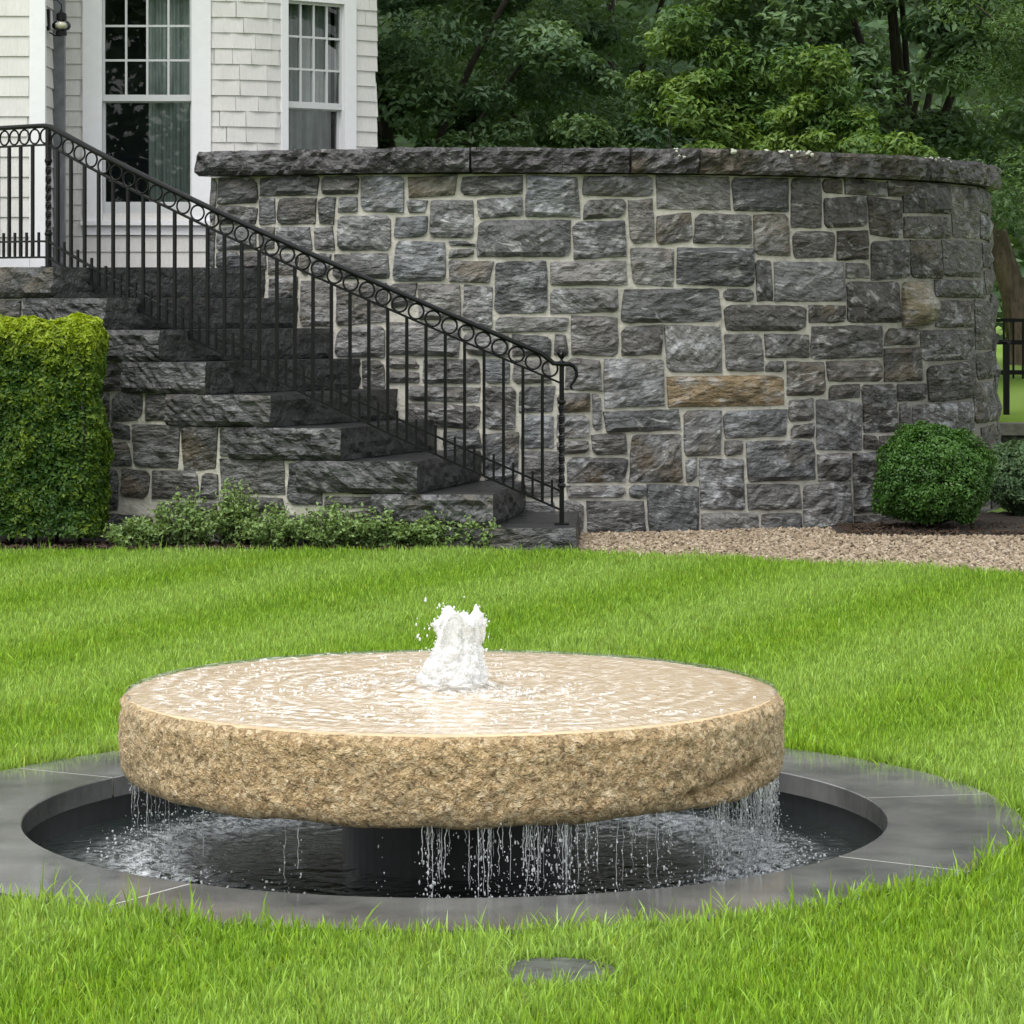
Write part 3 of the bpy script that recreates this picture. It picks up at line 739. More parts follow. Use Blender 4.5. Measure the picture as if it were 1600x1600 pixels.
def post(a, z0, z1):
    """square post with a twisted shank and collars"""
    c = pol(RR, a, 0); mb = MB(); n = 60; s_ = .0155; vs = []
    for i in range(n + 1):
        f = i / n; z = z0 + (z1 - z0) * f
        tw = 0 if f < .25 else (D(360 * 2) * min(1, (f - .25) / .5))
        for k in range(4):
            t_ = tw + D(a) + math.pi / 4 + k * math.pi / 2; vs.append((c.x + s_ * 1.3 * math.cos(t_), c.y + s_ * 1.3 * math.sin(t_), z))
    mb.add(vs, [(i * 4 + k, i * 4 + (k + 1) % 4, (i + 1) * 4 + (k + 1) % 4, (i + 1) * 4 + k) for i in range(n) for k in range(4)] + [(3, 2, 1, 0), tuple(n * 4 + k for k in range(4))])
    for f in (.24, .76):
        z = z0 + (z1 - z0) * f; mb.lathe([(.001, -.012), (.024, -.012), (.027, 0), (.024, .012), (.001, .012)], 12, (c.x, c.y, z))
    mb.box(c.x - .045, c.x + .045, c.y - .045, c.y + .045, z0 - .006, z0 + .008)
    return mb.build('post', M['iron'], rail)
p1 = post(A0, Z0 + .002, 1.170); post(A1, Z0 + 8 * DZ, 2.70)
c = pol(RR, A0, 1.175); mb = MB()            # bud finial
mb.lathe([(.001, 0), (.022, 0), (.022, .008), (.009, .014), (.008, .022), (.019, .034), (.024, .046), (.020, .058), (.010, .066), (.004, .078), (.0005, .082)], 14, c)
for k in range(5):
    t_ = k * 1.2566; mb.tube([(c.x + .019 * math.cos(t_), c.y + .019 * math.sin(t_), c.z + .04), (c.x + .029 * math.cos(t_), c.y + .029 * math.sin(t_), c.z + .06), (c.x + .033 * math.cos(t_), c.y + .033 * math.sin(t_), c.z + .074)], [.006, .006, .002], 6)
mb.build('finial', M['iron'], p1, smooth=True)
sc_pts = [(0, 0), (.045, 0), (.075, -.014), (.092, -.042), (.092, -.075), (.078, -.106), (.062, -.128), (.055, -.143), (.062, -.153), (.073, -.152)]
mb = MB(); dv = Vector((math.cos(D(A0)), math.sin(D(A0)), 0)); b0 = pol(RR, A0, 1.168)
pp = []
for i in range(len(sc_pts) - 1):
    for f in (0, .34, .67): pp.append((sc_pts[i][0] * (1 - f) + sc_pts[i + 1][0] * f, sc_pts[i][1] * (1 - f) + sc_pts[i + 1][1] * f))
mb.tube([b0 + dv * x + Vector((0, 0, z)) for x, z in pp], [.015 - .009 * i / len(pp) for i in range(len(pp))], 8)
mb.build('scroll', M['iron'], rail, smooth=True)
# ------------------------------------------------------------------ white shingled house
house = empty('white_house', (-2.2, 22.2, 1.777), 'white shingled house with tall curtained windows and a rounded corner', 'house')
ZB, ZT = 1.777, 6.0
P1 = Vector((-2.215, 22.2)); RHO = .722; S1 = 1.118; S2 = S1 + RHO * D(40); S3 = 2.545
P2 = P1 + Vector((RHO * math.sin(D(40)), RHO * (1 - math.cos(D(40)))))
def fac(s):
    """point, tangent and outward normal of the recessed front at distance s from the inner corner"""
    if s <= S1: p = Vector((-3.333 + s, 22.2)); a = 0
    elif s <= S2:
        a = (s - S1) / RHO; p = P1 + Vector((RHO * math.sin(a), RHO * (1 - math.cos(a))))
    else: a = D(40); p = P2 + (s - S2) * Vector((math.cos(a), math.sin(a)))
    return p, a
def F(s, off=0.0, z=0.0):
    p, a = fac(s); return Vector((p.x + off * math.sin(a), p.y - off * math.cos(a), z))
def frame(s, z=0.0, off=0.0):                # local x along the wall, local -y outward
    p, a = fac(s); return Matrix.Translation(F(s, off, z)) @ Matrix.Rotation(a, 4, 'Z')
def left_face(x): return Matrix.Translation((x, 21.4, 0))

WIN = [(.310, .971, .168, 1.113, 2.280, 2.199, 2.143, 2.039, 3.027, 3.074, 3.858, 4.02),
       (1.709, 2.232, 1.650, 2.341, 2.280, 2.199, 2.143, 2.039, 2.995, 3.043, 3.794, 3.835)]
# sheathing with the openings left out
mb = MB()
ss = sorted(set([0, S1, S2, S3] + [w[i] for w in WIN for i in (0, 1)] + list(np.linspace(S1, S2, 12))))
zs = sorted(set([ZB - .2, ZT] + [w[i] for w in WIN for i in (5, 10)]))
for i in range(len(ss) - 1):
    for j in range(len(zs) - 1):
        sm, zm = (ss[i] + ss[i + 1]) / 2, (zs[j] + zs[j + 1]) / 2
        if any(w[0] < sm < w[1] and w[5] < zm < w[10] for w in WIN): continue
        mb.add([F(ss[i], 0, zs[j]), F(ss[i + 1], 0, zs[j]), F(ss[i + 1], 0, zs[j + 1]), F(ss[i], 0, zs[j + 1])], [(0, 1, 2, 3)])
e = F(S3); e2 = Vector((e.x - .55, e.y + 8, 0))
mb.add([(e.x, e.y, ZB - .2), (e2.x, e2.y, ZB - .2), (e2.x, e2.y, ZT), (e.x, e.y, ZT)], [(0, 1, 2, 3)])
mb.add([(-3.333, 21.4, ZB - .2), (-3.333, 22.2, ZB - .2), (-3.333, 22.2, ZT), (-3.333, 21.4, ZT)], [(0, 1, 2, 3)])
mb.add([(-9, 21.4, ZB - .2), (-3.333, 21.4, ZB - .2), (-3.333, 21.4, ZT), (-9, 21.4, ZT)], [(0, 1, 2, 3)])
mb.add([(-9, 21.4, ZB - .2), (-9, 30, ZB - .2), (-9, 30, ZT), (-9, 21.4, ZT)], [(0, 1, 2, 3)])
mb.build('wall', M['shingle'], house)
mb = MB(); mb.box(-8.98, -3.45, 21.43, 30, -.1, 1.62); mb.build('foundation', M['dark_stone'], house, color=(.055, .055, .055))
mb = MB(); rp = [(-9.4, 21.0), (-3.0, 21.0), (-2.9, 21.8), (-2.0, 21.8), (-1.4, 22.1), (-.6, 22.5), (-1.1, 31), (-9.4, 31)]
mb.add([(x, y, 6.0) for x, y in rp] + [(x, y, 6.14) for x, y in rp], [tuple(range(8))[::-1], tuple(range(8, 16))] + [(i, (i + 1) % 8, 8 + (i + 1) % 8, 8 + i) for i in range(8)])
mb.add([(-9.4, 21, 6.14), (-3, 21, 6.14), (-.6, 22.5, 6.14), (-1.1, 31, 6.14), (-9.4, 31, 6.14), (-5, 26, 9)], [(0, 1, 5), (1, 2, 5), (2, 3, 5), (3, 4, 5), (4, 0, 5)])
mb.build('roof', M['roof'], house)

shingle_cache = {}
def shingle_mesh(w, h):
    key = (round(w, 2), h)
    if key not in shingle_cache:
        w = key[0]; mb = MB()
        mb.add([(0, .004, 0), (w - .0004, .004, 0), (w - .0004, -.015, 0), (0, -.015, 0), (0, .004, h), (w - .0004, .004, h), (w - .0004, -.003, h), (0, -.003, h)],
               [(0, 1, 2, 3), (4, 7, 6, 5), (0, 4, 5, 1), (1, 5, 6, 2), (2, 6, 7, 3), (3, 7, 4, 0)])
        shingle_cache[key] = mb.mesh('shingle')
    return shingle_cache[key]
rs = random.Random(21)
upper = MB()
def courses(fr, a0, a1, z0, z1, ex, holes=(), wmin=.10, wmax=.20, zmax=3.98, smin=-1e9):
    z = z0; j = 0
    while z < z1:
        x = a0 - rs.uniform(0, .08)
        while x < a1 - .01:
            w = round(rs.uniform(wmin, wmax), 2); p0, p1 = max(x, a0), min(x + w, a1); x += w
            segs = [(p0, p1)]
            for h0, h1, hz0, hz1 in holes:
                if z + ex * .5 > hz0 and z + ex * .5 < hz1:
                    segs = [q for s_ in segs for q in ((s_[0], min(s_[1], h0)), (max(s_[0], h1), s_[1])) if q[1] - q[0] > .015]
            for q0, q1 in segs:
                if q1 - q0 < .02: continue
                zz = z + rs.uniform(-.0005, .0005); m = fr((q0 + q1) / 2) @ Matrix.Translation((-(q1 - q0) / 2, 0, zz))
                if z > zmax or q0 < smin:
                    sv = shingle_mesh(q1 - q0, ex + .03); upper.add([m @ v.co for v in sv.vertices], [tuple(p.vertices) for p in sv.polygons])
                else:
                    o = link('shingle', shingle_mesh(q1 - q0, ex + .03), M['shingle'], house)
                    o.location = m.to_translation(); o.rotation_euler = m.to_euler()
        z += ex; j += 1
holes = [(w[2], w[3], w[7], w[11]) for w in WIN]
courses(lambda s: frame(s), .0, S3 + .012, 1.80, 5.95, .1155, holes, .13, .25)
courses(lambda x: left_face(x), -8.9, -3.43, 1.865, 5.95, .1430, (), .13, .24, smin=-3.95)
courses(lambda y: Matrix.Translation((-3.333, y, 0)) @ Matrix.Rotation(D(90), 4, 'Z'), 21.42, 22.19, 1.80, 5.95, .1430, (), .2, .3)
o = upper.build('shingle', M['shingle'], house, fix=False); tag(o, kind='stuff')
mb = MB(); mb.box(-3.43, -3.318, 21.375, 21.44, 1.777, 5.98); mb.build('corner_board', M['white_paint'], house)
mb = MB(); mb.box(-9, -3.43, 21.37, 21.405, 1.777, 1.868); mb.build('skirt_board', M['white_paint'], house)

def window(w, rows, cols, cur0, cur1):
    g0, g1, c0, c1, zg, zsb, zsill, zap, zm0, zm1, zt, zc = w
    sm = (g0 + g1) / 2; m = frame(sm); hw = (g1 - g0) / 2; l, r = c0 - sm, c1 - sm
    mb = MB()
    jd = .10                                   # frame reveals run back from the casing
    mb.box(l, -hw, -.032, .02, zsill, zc, M=m); mb.box(hw, r, -.032, .02, zsill, zc, M=m)
    mb.box(-hw, hw, -.030, .02, zt, zc, M=m)
    mb.box(-hw - .004, -hw, .02, jd, zsill, zt, M=m); mb.box(hw, hw + .004, .02, jd, zsill, zt, M=m); mb.box(-hw, hw, .02, jd, zt, zt + .004, M=m)
    mb.box(l, r, -.026, .02, zap, zsill - .034, M=m)
    win = mb.build('window', M['white_paint'], house)
    mb = MB(); mb.box(l - .012, r + .012, -.060, .07, zsill - .034, zsill, M=m); mb.build('sill', M['white_paint'], win)
    b = .018
    def sash(name, z0, z1, y, bot):
        q = MB(); q.box(-hw, -hw + b, y - .018, y + .018, z0, z1, M=m); q.box(hw - b, hw, y - .018, y + .018, z0, z1, M=m)
        q.box(-hw + b, hw - b, y - .018, y + .018, z0, z0 + bot, M=m); q.box(-hw + b, hw - b, y - .018, y + .018, z1 - .022, z1, M=m)
        return q.build(name, M['sash'], win)
    sash('upper_sash', zm0, zt, .022, zm1 - zm0); sash('lower_sash', zsill + .004, zm0 + .012, .058, zg - zsill)
    x0, x1, z0, z1 = -hw + b, hw - b, zm1, zt - .022
    for i in range(1, cols):
        x = x0 + (x1 - x0) * i / cols; q = MB(); q.box(x - .008, x + .008, .006, .030, z0, z1, M=m); q.build('muntin', M['sash'], win)
    for j in range(1, rows):
        z = z0 + (z1 - z0) * j / rows; q = MB(); q.box(x0, x1, .008, .028, z - .008, z + .008, M=m); q.build('muntin', M['sash'], win)
    for j in range(rows):
        for i in range(cols):
            q = MB(); xa, xb = x0 + (x1 - x0) * i / cols, x0 + (x1 - x0) * (i + 1) / cols; za, zb = z0 + (z1 - z0) * j / rows, z0 + (z1 - z0) * (j + 1) / rows
            t_ = rs.uniform(-.0015, .0015)
            q.add([m @ Vector(p) for p in ((xa, .022 + t_, za), (xb, .022 - t_, za), (xb, .022 - t_, zb), (xa, .022 + t_, zb))], [(0, 1, 2, 3)]); q.build('pane', M['glass'], win)
    q = MB(); q.add([m @ Vector(p) for p in ((-hw + b, .058, zg), (hw - b, .058, zg), (hw - b, .058, zm0), (-hw + b, .058, zm0))], [(0, 1, 2, 3)]); q.build('pane', M['glass'], win)
    q = MB(); n = 60; vs = []                  # gathered curtain
    for i in range(n + 1):
        f = i / n; x = -hw + 2 * hw * (cur0 + (cur1 - cur0) * f); y = .14 + .020 * math.sin(f * 38 * (cur1 - cur0)) + .009 * math.sin(f * 61 + 1)
        vs += [m @ Vector((x, y + .012 * math.sin(f * 17), zsill)), m @ Vector((x, y, zt + .05))]
    q.add(vs, [(2 * i, 2 * i + 2, 2 * i + 3, 2 * i + 1) for i in range(n)]); q.build('curtain', M['curtain'], win, smooth=True)
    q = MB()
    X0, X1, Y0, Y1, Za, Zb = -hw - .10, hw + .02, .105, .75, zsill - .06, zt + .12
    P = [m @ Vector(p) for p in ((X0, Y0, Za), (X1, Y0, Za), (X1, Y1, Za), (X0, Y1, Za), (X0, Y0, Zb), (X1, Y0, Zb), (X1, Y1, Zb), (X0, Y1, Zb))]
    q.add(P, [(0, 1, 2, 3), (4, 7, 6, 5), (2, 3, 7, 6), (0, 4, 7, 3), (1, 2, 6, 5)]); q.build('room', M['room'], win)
window(WIN[0], 3, 4, .49, 1.0)
window(WIN[1], 3, 4, .12, 1.0)
mb = MB(); mb.box(-3.326, -3.242, 21.78, 21.85, 1.80, 5.9)
for z in (2.6, 3.75): mb.box(-3.333, -3.236, 21.772, 21.858, z, z + .03)
mb.box(-3.322, -3.246, 21.66, 21.81, 1.79, 1.87)
mb.build('downspout', M['downspout'], house)

# lantern on the return wall
lan = empty('wall_lantern', (-3.333, 21.52, 3.50), 'small black wall lantern with a clear glass globe beside the downspout', 'lantern')
L = Vector((-3.224, 21.52, 3.522))
mb = MB(); mb.box(-3.352, -3.33 + .024, 21.49, 21.55, 3.49, 3.64); mb.tube([(-3.31, 21.52, 3.475), (-3.27, 21.52, 3.452), (-3.224, 21.52, 3.452)], .006, 6); mb.build('bracket', M['iron'], lan)
mb = MB(); mb.lathe([(.001, -.07), (.04, -.07), (.04, -.040), (.03, -.034)], 18, L); mb.build('base_cap', M['iron'], lan)
mb = MB(); mb.lathe([(.034, .036), (.037, .042), (.037, .084), (.028, .092), (.010, .10), (.008, .116), (.001, .118)], 18, L); mb.tube([L + Vector((0, 0, .116)), L + Vector((0, 0, .15)), L + Vector((-.03, 0, .185)), L + Vector((-.10, 0, .19))], .005, 6); mb.build('top_cap', M['iron'], lan)
mb = MB(); mb.lathe([(.032, -.038), (.055, -.028), (.068, -.008), (.066, .012), (.052, .030), (.035, .040)], 24, L); mb.build('glass_globe', M['glass'], lan, smooth=True)
mb = MB(); mb.lathe([(.001, -.03), (.026, -.022), (.040, .000), (.030, .022), (.014, .036), (.001, .036)], 16, L); mb.build('bulb', M['bulb'], lan, smooth=True)

# ------------------------------------------------------------------ fountain: ring of bluestone, basin, pedestal
basin = empty('fountain_basin', (FX, FY, 0), 'round in-ground fountain basin with a wet bluestone rim set in the lawn', 'fountain basin')
R0, R1 = 1.325, 1.735
rf = random.Random(5)
SEAMS = [11.3, 60, 105, 150, 238.2, 326.4]
for k in range(6):
    a0 = SEAMS[k]; sp = (SEAMS[(k + 1) % 6] - a0) % 360; g = .0055
    mb = MB(); n = max(12, int(sp / 2.5)); tz = rf.uniform(-.0004, .0004); vs = []
    for i in range(n + 1):
        for (r, z) in ((R0, -.066), (R0, -.003), (R0 + .003, 0), (R1 - .02, 0), (R1, 0), (R1, -.066)):
            d = math.degrees(g / r); a = D(a0 + d + (sp - 2 * d) * i / n)
            vs.append((FX + r * math.cos(a), FY + r * math.sin(a), z + tz))
    fs = [(i * 6 + q, i * 6 + (q + 1) % 6, (i + 1) * 6 + (q + 1) % 6, (i + 1) * 6 + q) for i in range(n) for q in range(6)] + [tuple(range(6))[::-1], tuple(n * 6 + q for q in range(6))]
    mb.add(vs, fs); mb.build('rim_slab', M['bluestone'], basin)
mb = MB()
for k in range(6):
    a = D(SEAMS[k]); m = Matrix.Translation((FX, FY, 0)) @ Matrix.Rotation(a, 4, 'Z')
    mb.box(R0 + .004, R1 - .004, -.0095, .0095, -.06, -.0008, M=m)
mb.build('grout', M['grout'], basin)
mb = MB(); mb.lathe([(1.70, -.07), (1.345, -.07), (1.345, -.6), (.001, -.6)], 128, (FX, FY, 0)); mb.build('basin_wall', M['basin'], basin, smooth=False)
mb = MB(); mb.lathe([(.001, .165), (.355, .165), (.36, .16), (.36, -.6)], 64, (FX + .01, FY, 0)); mb.build('pedestal', M['pedestal'], basin, smooth=False)
mb = MB(); nr, na = 60, 320; V = []; FO = []       # pool
for i in range(nr + 1):
    r = .34 + (1.346 - .34) * i / nr
    for k in range(na):
        a = 2 * math.pi * k / na; x, y = r * math.cos(a), r * math.sin(a)
        f = math.exp(-((r - .93) / .15) ** 2)
        f2 = f * (.55 + .45 * nz((x, y, 0), 3, 4))
        h = .016 * f * nz((x, y, 0), 13, 2) + .009 * f * nz((x, y, 2), 28, 5) + .0025 * nz((x, y, 0), 6) + .004 * math.sin((r - .93) * 60) * math.exp(-((r - .93) / .28) ** 2)
        V.append((FX + x, FY + y, -.142 + h)); FO.append(min(1, max(0, f2 * 1.75)))
Fc = np.array([(i * na + k, i * na + (k + 1) % na, (i + 1) * na + (k + 1) % na, (i + 1) * na + k) for i in range(nr) for k in range(na)])
tag(link('pool_water', np_mesh('pool_water', np.array(V), Fc, True, foam=np.array(FO)), M['water']), kind='structure')

# ------------------------------------------------------------------ millstone
prof = []
ZTOP, ZBOT, RS = .382, .118, 1.012
top = [(0.02, 0)] + [(RS * f, 0) for f in np.linspace(.06, .955, 40)]
prof = [(r, ZTOP, 1) for r, _ in top]
prof += [(RS - .032, ZTOP - .001, 1), (RS - .020, ZTOP - .005, 1), (RS - .010, ZTOP - .013, 0), (RS - .002, ZTOP - .026, 0)]
for f in np.linspace(.12, .80, 17): prof.append((RS + .006 * math.sin(f * 3), ZTOP - (ZTOP - ZBOT) * f, 0))
prof += [(RS - .004, ZBOT + .028, 0), (RS - .014, ZBOT + .013, 0), (RS - .035, ZBOT + .004, 0), (RS - .10, ZBOT, 0), (RS - .3, ZBOT + .004, 0), (.3, ZBOT + .02, 0)]
na = 560; V = []; mats = []
for i, (r, z, tp) in enumerate(prof):
    for k in range(na):
        a = 2 * math.pi * k / na; ca, sa = math.cos(a), math.sin(a)
        rad_var = 1 + .006 * nz((ca, sa, 0), 1.6, 3) + .003 * nz((ca, sa, 0), 5, 9)
        rr_ = r * (rad_var if r > .5 else 1); q = (rr_ * ca, rr_ * sa, z); zz = z
        d = 0
        if r > .9 and z < ZTOP - .004:
            low = max(0, (ZTOP - z) / (ZTOP - ZBOT))
            d = .007 * nz(q, 7, 1) + .006 * nz(q, 22, 2) + .008 * nz(q, 46, 3)
            chip = max(0, nz((q[0], q[1], z * 2.0), 3.4, 17) - .18)
            d -= .09 * chip * max(0, low - .35)
            # long gash on the right flank
            ag = math.degrees(math.atan2(sa, ca)); gz = .196 + .0022 * (ag + 33)
            if -50 < ag < -20: d -= .055 * math.exp(-((z - gz) / .015) ** 2) * min(1, (ag + 50) / 4) * min(1, (-20 - ag) / 6) * (.6 + .5 * nz(q, 18, 4))
            zz += .006 * nz(q, 7, 6) * low + .003 * nz(q, 21, 6) * low + .012 * max(0, nz((q[0], q[1], 0), 4.2, 8)) * max(0, low - .7) / .3
        elif tp:
            e = max(0, (r / RS - .86) / .14)
            zz += .0022 * nz(q, 7) + .0012 * nz(q, 24) - .006 * e * e + .007 * e * nz(q, 3.5, 6)
            if r > RS - .035: d = .016 * nz(q, 9, 6) + .010 * nz(q, 30, 7)
        V.append((FX - .012 + (rr_ + d) * ca, FY + (rr_ + d) * sa, zz))
n = len(prof)
Fc = [(i * na + k, (i + 1) * na + k, (i + 1) * na + (k + 1) % na, i * na + (k + 1) % na) for i in range(n - 1) for k in range(na)]
me = np_mesh('millstone', np.array(V), np.array(Fc), True)
me.materials.append(M['granite']); me.materials.append(M['granite_top'])
mi = np.array([1 if prof[i + 1][2] else 0 for i in range(n - 1) for k in range(na)], np.int32); me.polygons.foreach_set('material_index', mi)
ms = tag(link('millstone', me), 'large tan granite millstone lying flat as the fountain top', 'millstone')
# sheet of water spreading over it
nr, na = 90, 420; V = []; FO = []
for i in range(nr + 1):
    r0 = .03 + (1.0 - .03) * i / nr
    for k in range(na):
        a = 2 * math.pi * k / na; ca, sa = math.cos(a), math.sin(a)
        r = r0 * (1 + (.006 * nz((ca, sa, 0), 1.6, 3) + .003 * nz((ca, sa, 0), 5, 9)) * (r0 > .5)); x, y = r * ca - .012 * min(1, r * 2), r * sa
        h = .006 + .0035 * math.sin(r * 62 + 2.2 * nz((x, y, 0), 3)) * math.exp(-r * 1.2) + .0042 * nz((x * 1, y * 1, 0), 15, 2) * (1 - .5 * r) + .0026 * nz((x, y, 3), 34, 1) * (1.1 - .6 * r)
        h += .03 * math.exp(-(r / .13) ** 2)
        V.append((FX + x, FY + y, ZTOP + h * (1 if r0 < .94 else max(.30, (1.0 - r0) / .06)) + .0015))
        FO.append(min(1, max(0, 1.15 - .45 * r + .5 * math.exp(-(r / .3) ** 2)) * (1 if r0 < .9 else max(.45, 1 - (r0 - .9) * 6)) * (.72 + .4 * math.cos(a + 2.4)) * (.62 + .55 * math.sin(r * 78 + 3.0 * nz((x, y, 0), 2.2, 6)))))
Fc = np.array([(i * na + k, i * na + (k + 1) % na, (i + 1) * na + (k + 1) % na, (i + 1) * na + k) for i in range(nr) for k in range(na)])
o = link('water_sheet', np_mesh('water_sheet', np.array(V), Fc, True, foam=np.array(FO)), M['sheet'])
tag(o, 'thin rippling sheet of foamy water spreading over the millstone', 'water', kind='stuff')

# bubbling jet
bm = bmesh.new(); bmesh.ops.create_icosphere(bm, subdivisions=6, radius=1)
for v in bm.verts:
    p = v.co.normalized(); zf = (p.z + 1) / 2
    a = math.atan2(p.y, p.x)
    rprof = .045 * (1 - zf) ** 4 + .072 - .010 * zf + .006 * math.sin(zf * 7)
    hr = math.sqrt(max(0, 1 - p.z * p.z)); r = rprof * min(1, hr * 1.7) ** .6
    q = (p.x * 1.0, p.y * 1.0, zf * 2.4)
    lump = .5 * nz(q, 1.9, 5) + .34 * nz(q, 4.2, 1) + .22 * nz(q, 9, 2) + .12 * nz(q, 19, 3)
    r *= 1 + .50 * lump * (.6 + .5 * zf)
    z = .232 * zf ** .9 * (1 + .30 * nz((p.x, p.y, .3), 2.6, 8) * zf ** 2) + .016 * lump * zf
    for ang, st, up, wd in ((3.0, .024, .020, .26), (.1, .030, .022, .24), (1.2, .02, .02, .3), (-1.75, .006, .045, .5), (4.0, .016, -.02, .25), (.5, .03, -.035, .18)):
        da = (a - ang + math.pi) % (2 * math.pi) - math.pi
        k = math.exp(-(da / wd) ** 2) * math.exp(-((zf - .80) / .10) ** 2); r += st * k; z += up * k
    v.co = Vector((FX + .012 - .02 * (1 - zf) + r * math.cos(a), FY + r * math.sin(a), ZTOP - .004 + z))
me = bpy.data.meshes.new('water_jet'); bm.to_mesh(me); bm.free()
me.polygons.foreach_set('use_smooth', [True] * len(me.polygons))
jet = empty('water_jet', (FX, FY, ZTOP), 'white frothy jet of water bubbling up from the middle of the millstone', 'water jet')
me_jet = me; link('froth', me, M['jet'], jet)

def drops(name, pts, rads, stretch, mat, parent=None, sub=1):
    """many small drops as one mesh"""
    b = bmesh.new(); bmesh.ops.create_icosphere(b, subdivisions=sub, radius=1); b.verts.ensure_lookup_table()
    S = np.array([v.co[:] for v in b.verts]); Ft = np.array([[v.index for v in f.verts] for f in b.faces]); b.free()
    P = np.array(pts); R = np.array(rads)[:, None, None]; st = np.array(stretch)
    Q = S[None] * R * (1 + rng.uniform(-.22, .22, (len(P), len(S), 1))); Q[:, :, 2] *= st[:, None]
    V = (Q + P[:, None]).reshape(-1, 3); Fa = (Ft[None] + (np.arange(len(P)) * len(S))[:, None, None]).reshape(-1, 3)
    return link(name, np_mesh(name, V, Fa, True), mat, parent)
pts, rads, st = [], [], []
for _ in range(130):                          # spray thrown off the jet
    a = random.uniform(0, 6.283); z = random.uniform(.02, .30); r = .09 + abs(random.gauss(0, .035)) + (.05 if z < .06 else 0)
    if z > .24: r *= random.uniform(.1, .9)
    pts.append((FX + r * math.cos(a), FY + r * math.sin(a), ZTOP + z * random.uniform(.6, 1))); rads.append(random.uniform(.001, .004)); st.append(random.uniform(.8, 2.2))
drops('spray', pts, rads, st, M['foam'], jet)
pts, rads, st = [], [], []
fv = [v.co for v in me_jet.vertices]
for _ in range(1500):                         # the skin of the jet breaks into beads and flecks
    p = random.choice(fv); c = Vector((FX + .012, FY, p.z)); d = (p - c); d = d.normalized() if d.length > 1e-4 else Vector((0, 0, 1))
    q = p + d * random.gauss(.001, .004) + Vector((0, 0, random.gauss(0, .004)))
    pts.append(q[:]); rads.append(random.choice([.001, .0014, .0018, .0024, .0032])); st.append(random.uniform(.7, 1.6))
drops('spray', pts, rads, st, M['foam'], jet)
pts, rads, st = [], [], []
for _ in range(2600):                         # bubbles and flecks of foam riding on the sheet
    r = .96 * math.sqrt(random.random()) if random.random() < .55 else abs(random.gauss(0, .36))
    if r > .96: continue
    a = random.uniform(0, 6.283)
    if nz((r * math.cos(a), r * math.sin(a), 0), 4, 3) < -.05 or (random.random() > .45 + .5 * math.cos(a + 2.4) and r > .4): continue
    pts.append((FX + r * math.cos(a), FY + r * math.sin(a), ZTOP + .008)); rads.append(random.uniform(.002, .0062)); st.append(random.uniform(.4, .8))
tag(drops('foam_bubbles', pts, rads, st, M['foam']), 'flecks of white foam and bubbles scattered over the millstone', 'foam', kind='stuff')

# water falling from the rim
ribb = MB(); pts, rads, st = [], [], []
def rim_density(a):                           # degrees, -90 faces the camera
    a = (a + 180) % 360 - 180
    d = .06
    if -95 < a < -66: d = 1.0
    elif -66 < a < -48: d = .45
    elif -40 < a < 8: d = .75
    elif -150 < a < -118: d = .03
    elif -118 <= a < -95: d = .01
    elif a > 20 or a < -150: d = .12
    return d
rd = random.Random(3)
for i in range(2400):
    a = rd.uniform(-180, 180)
    if rd.random() > rim_density(a) * (.35 + .8 * (nz((a * .35, 0, 0)) > .0)): continue
    r = RS - rd.uniform(.015, .075); x, y = FX + r * math.cos(D(a)), FY + r * math.sin(D(a))
    z1 = ZBOT + .03; z0 = -.14
    if rd.random() < .7:                      # a thread that breaks up as it falls
        ze = z1 - (z1 - z0) * rd.uniform(.2, .8); n = 9; w = rd.uniform(.0005, .0014)
        ribb.tube([(x + .007 * nz((i, k, 0), .7), y + .007 * nz((i, k, 4), .7), z1 + (ze - z1) * k / n) for k in range(n + 1)], [w * (1.2 + .8 * nz((i * 3.1, k * .9, 1))) * (1 - .4 * k / n) for k in range(n + 1)], 5)
    z = z1 - rd.uniform(0, .1)
    while z > z0:
        pts.append((x + rd.gauss(0, .011), y + rd.gauss(0, .011), z)); rads.append(rd.choice([.0009, .0012, .0014, .0018, .0024, .0033]) * rd.uniform(.7, 1.1)); st.append(rd.uniform(1.0, 2.6)); z -= rd.uniform(.008, .045)
falling = tag(ribb.build('falling_water', M['drops'], smooth=True, fix=False), 'thin threads of water falling from the millstone rim into the pool', 'water', kind='stuff')
tag(drops('falling_drops', pts, rads, st, M['drops']), 'loose drops falling from the millstone rim into the pool', 'water', kind='stuff')
pts, rads, st = [], [], []
for i in range(8500):                         # splash where it lands
    a = rd.uniform(-180, 180)
    if rd.random() > max(rim_density(a), .42 if abs(a) > 120 or a > -45 else .1): continue
    r = .95 + rd.gauss(.02, .10); r = min(r, 1.31); hz = abs(rd.gauss(0, .022)) * (1 if r < 1.1 else .6)
    pts.append((FX + r * math.cos(D(a)), FY + r * math.sin(D(a)), -.136 + hz)); rads.append(rd.choice([.0014, .002, .0026, .0034, .0052]) * rd.uniform(.7, 1.1)); st.append(rd.uniform(.5, 1.1))
tag(drops('splash_drops', pts, rads, st, M['drops']), 'white splash and floating bubbles where the water lands in the pool', 'splash', kind='stuff')

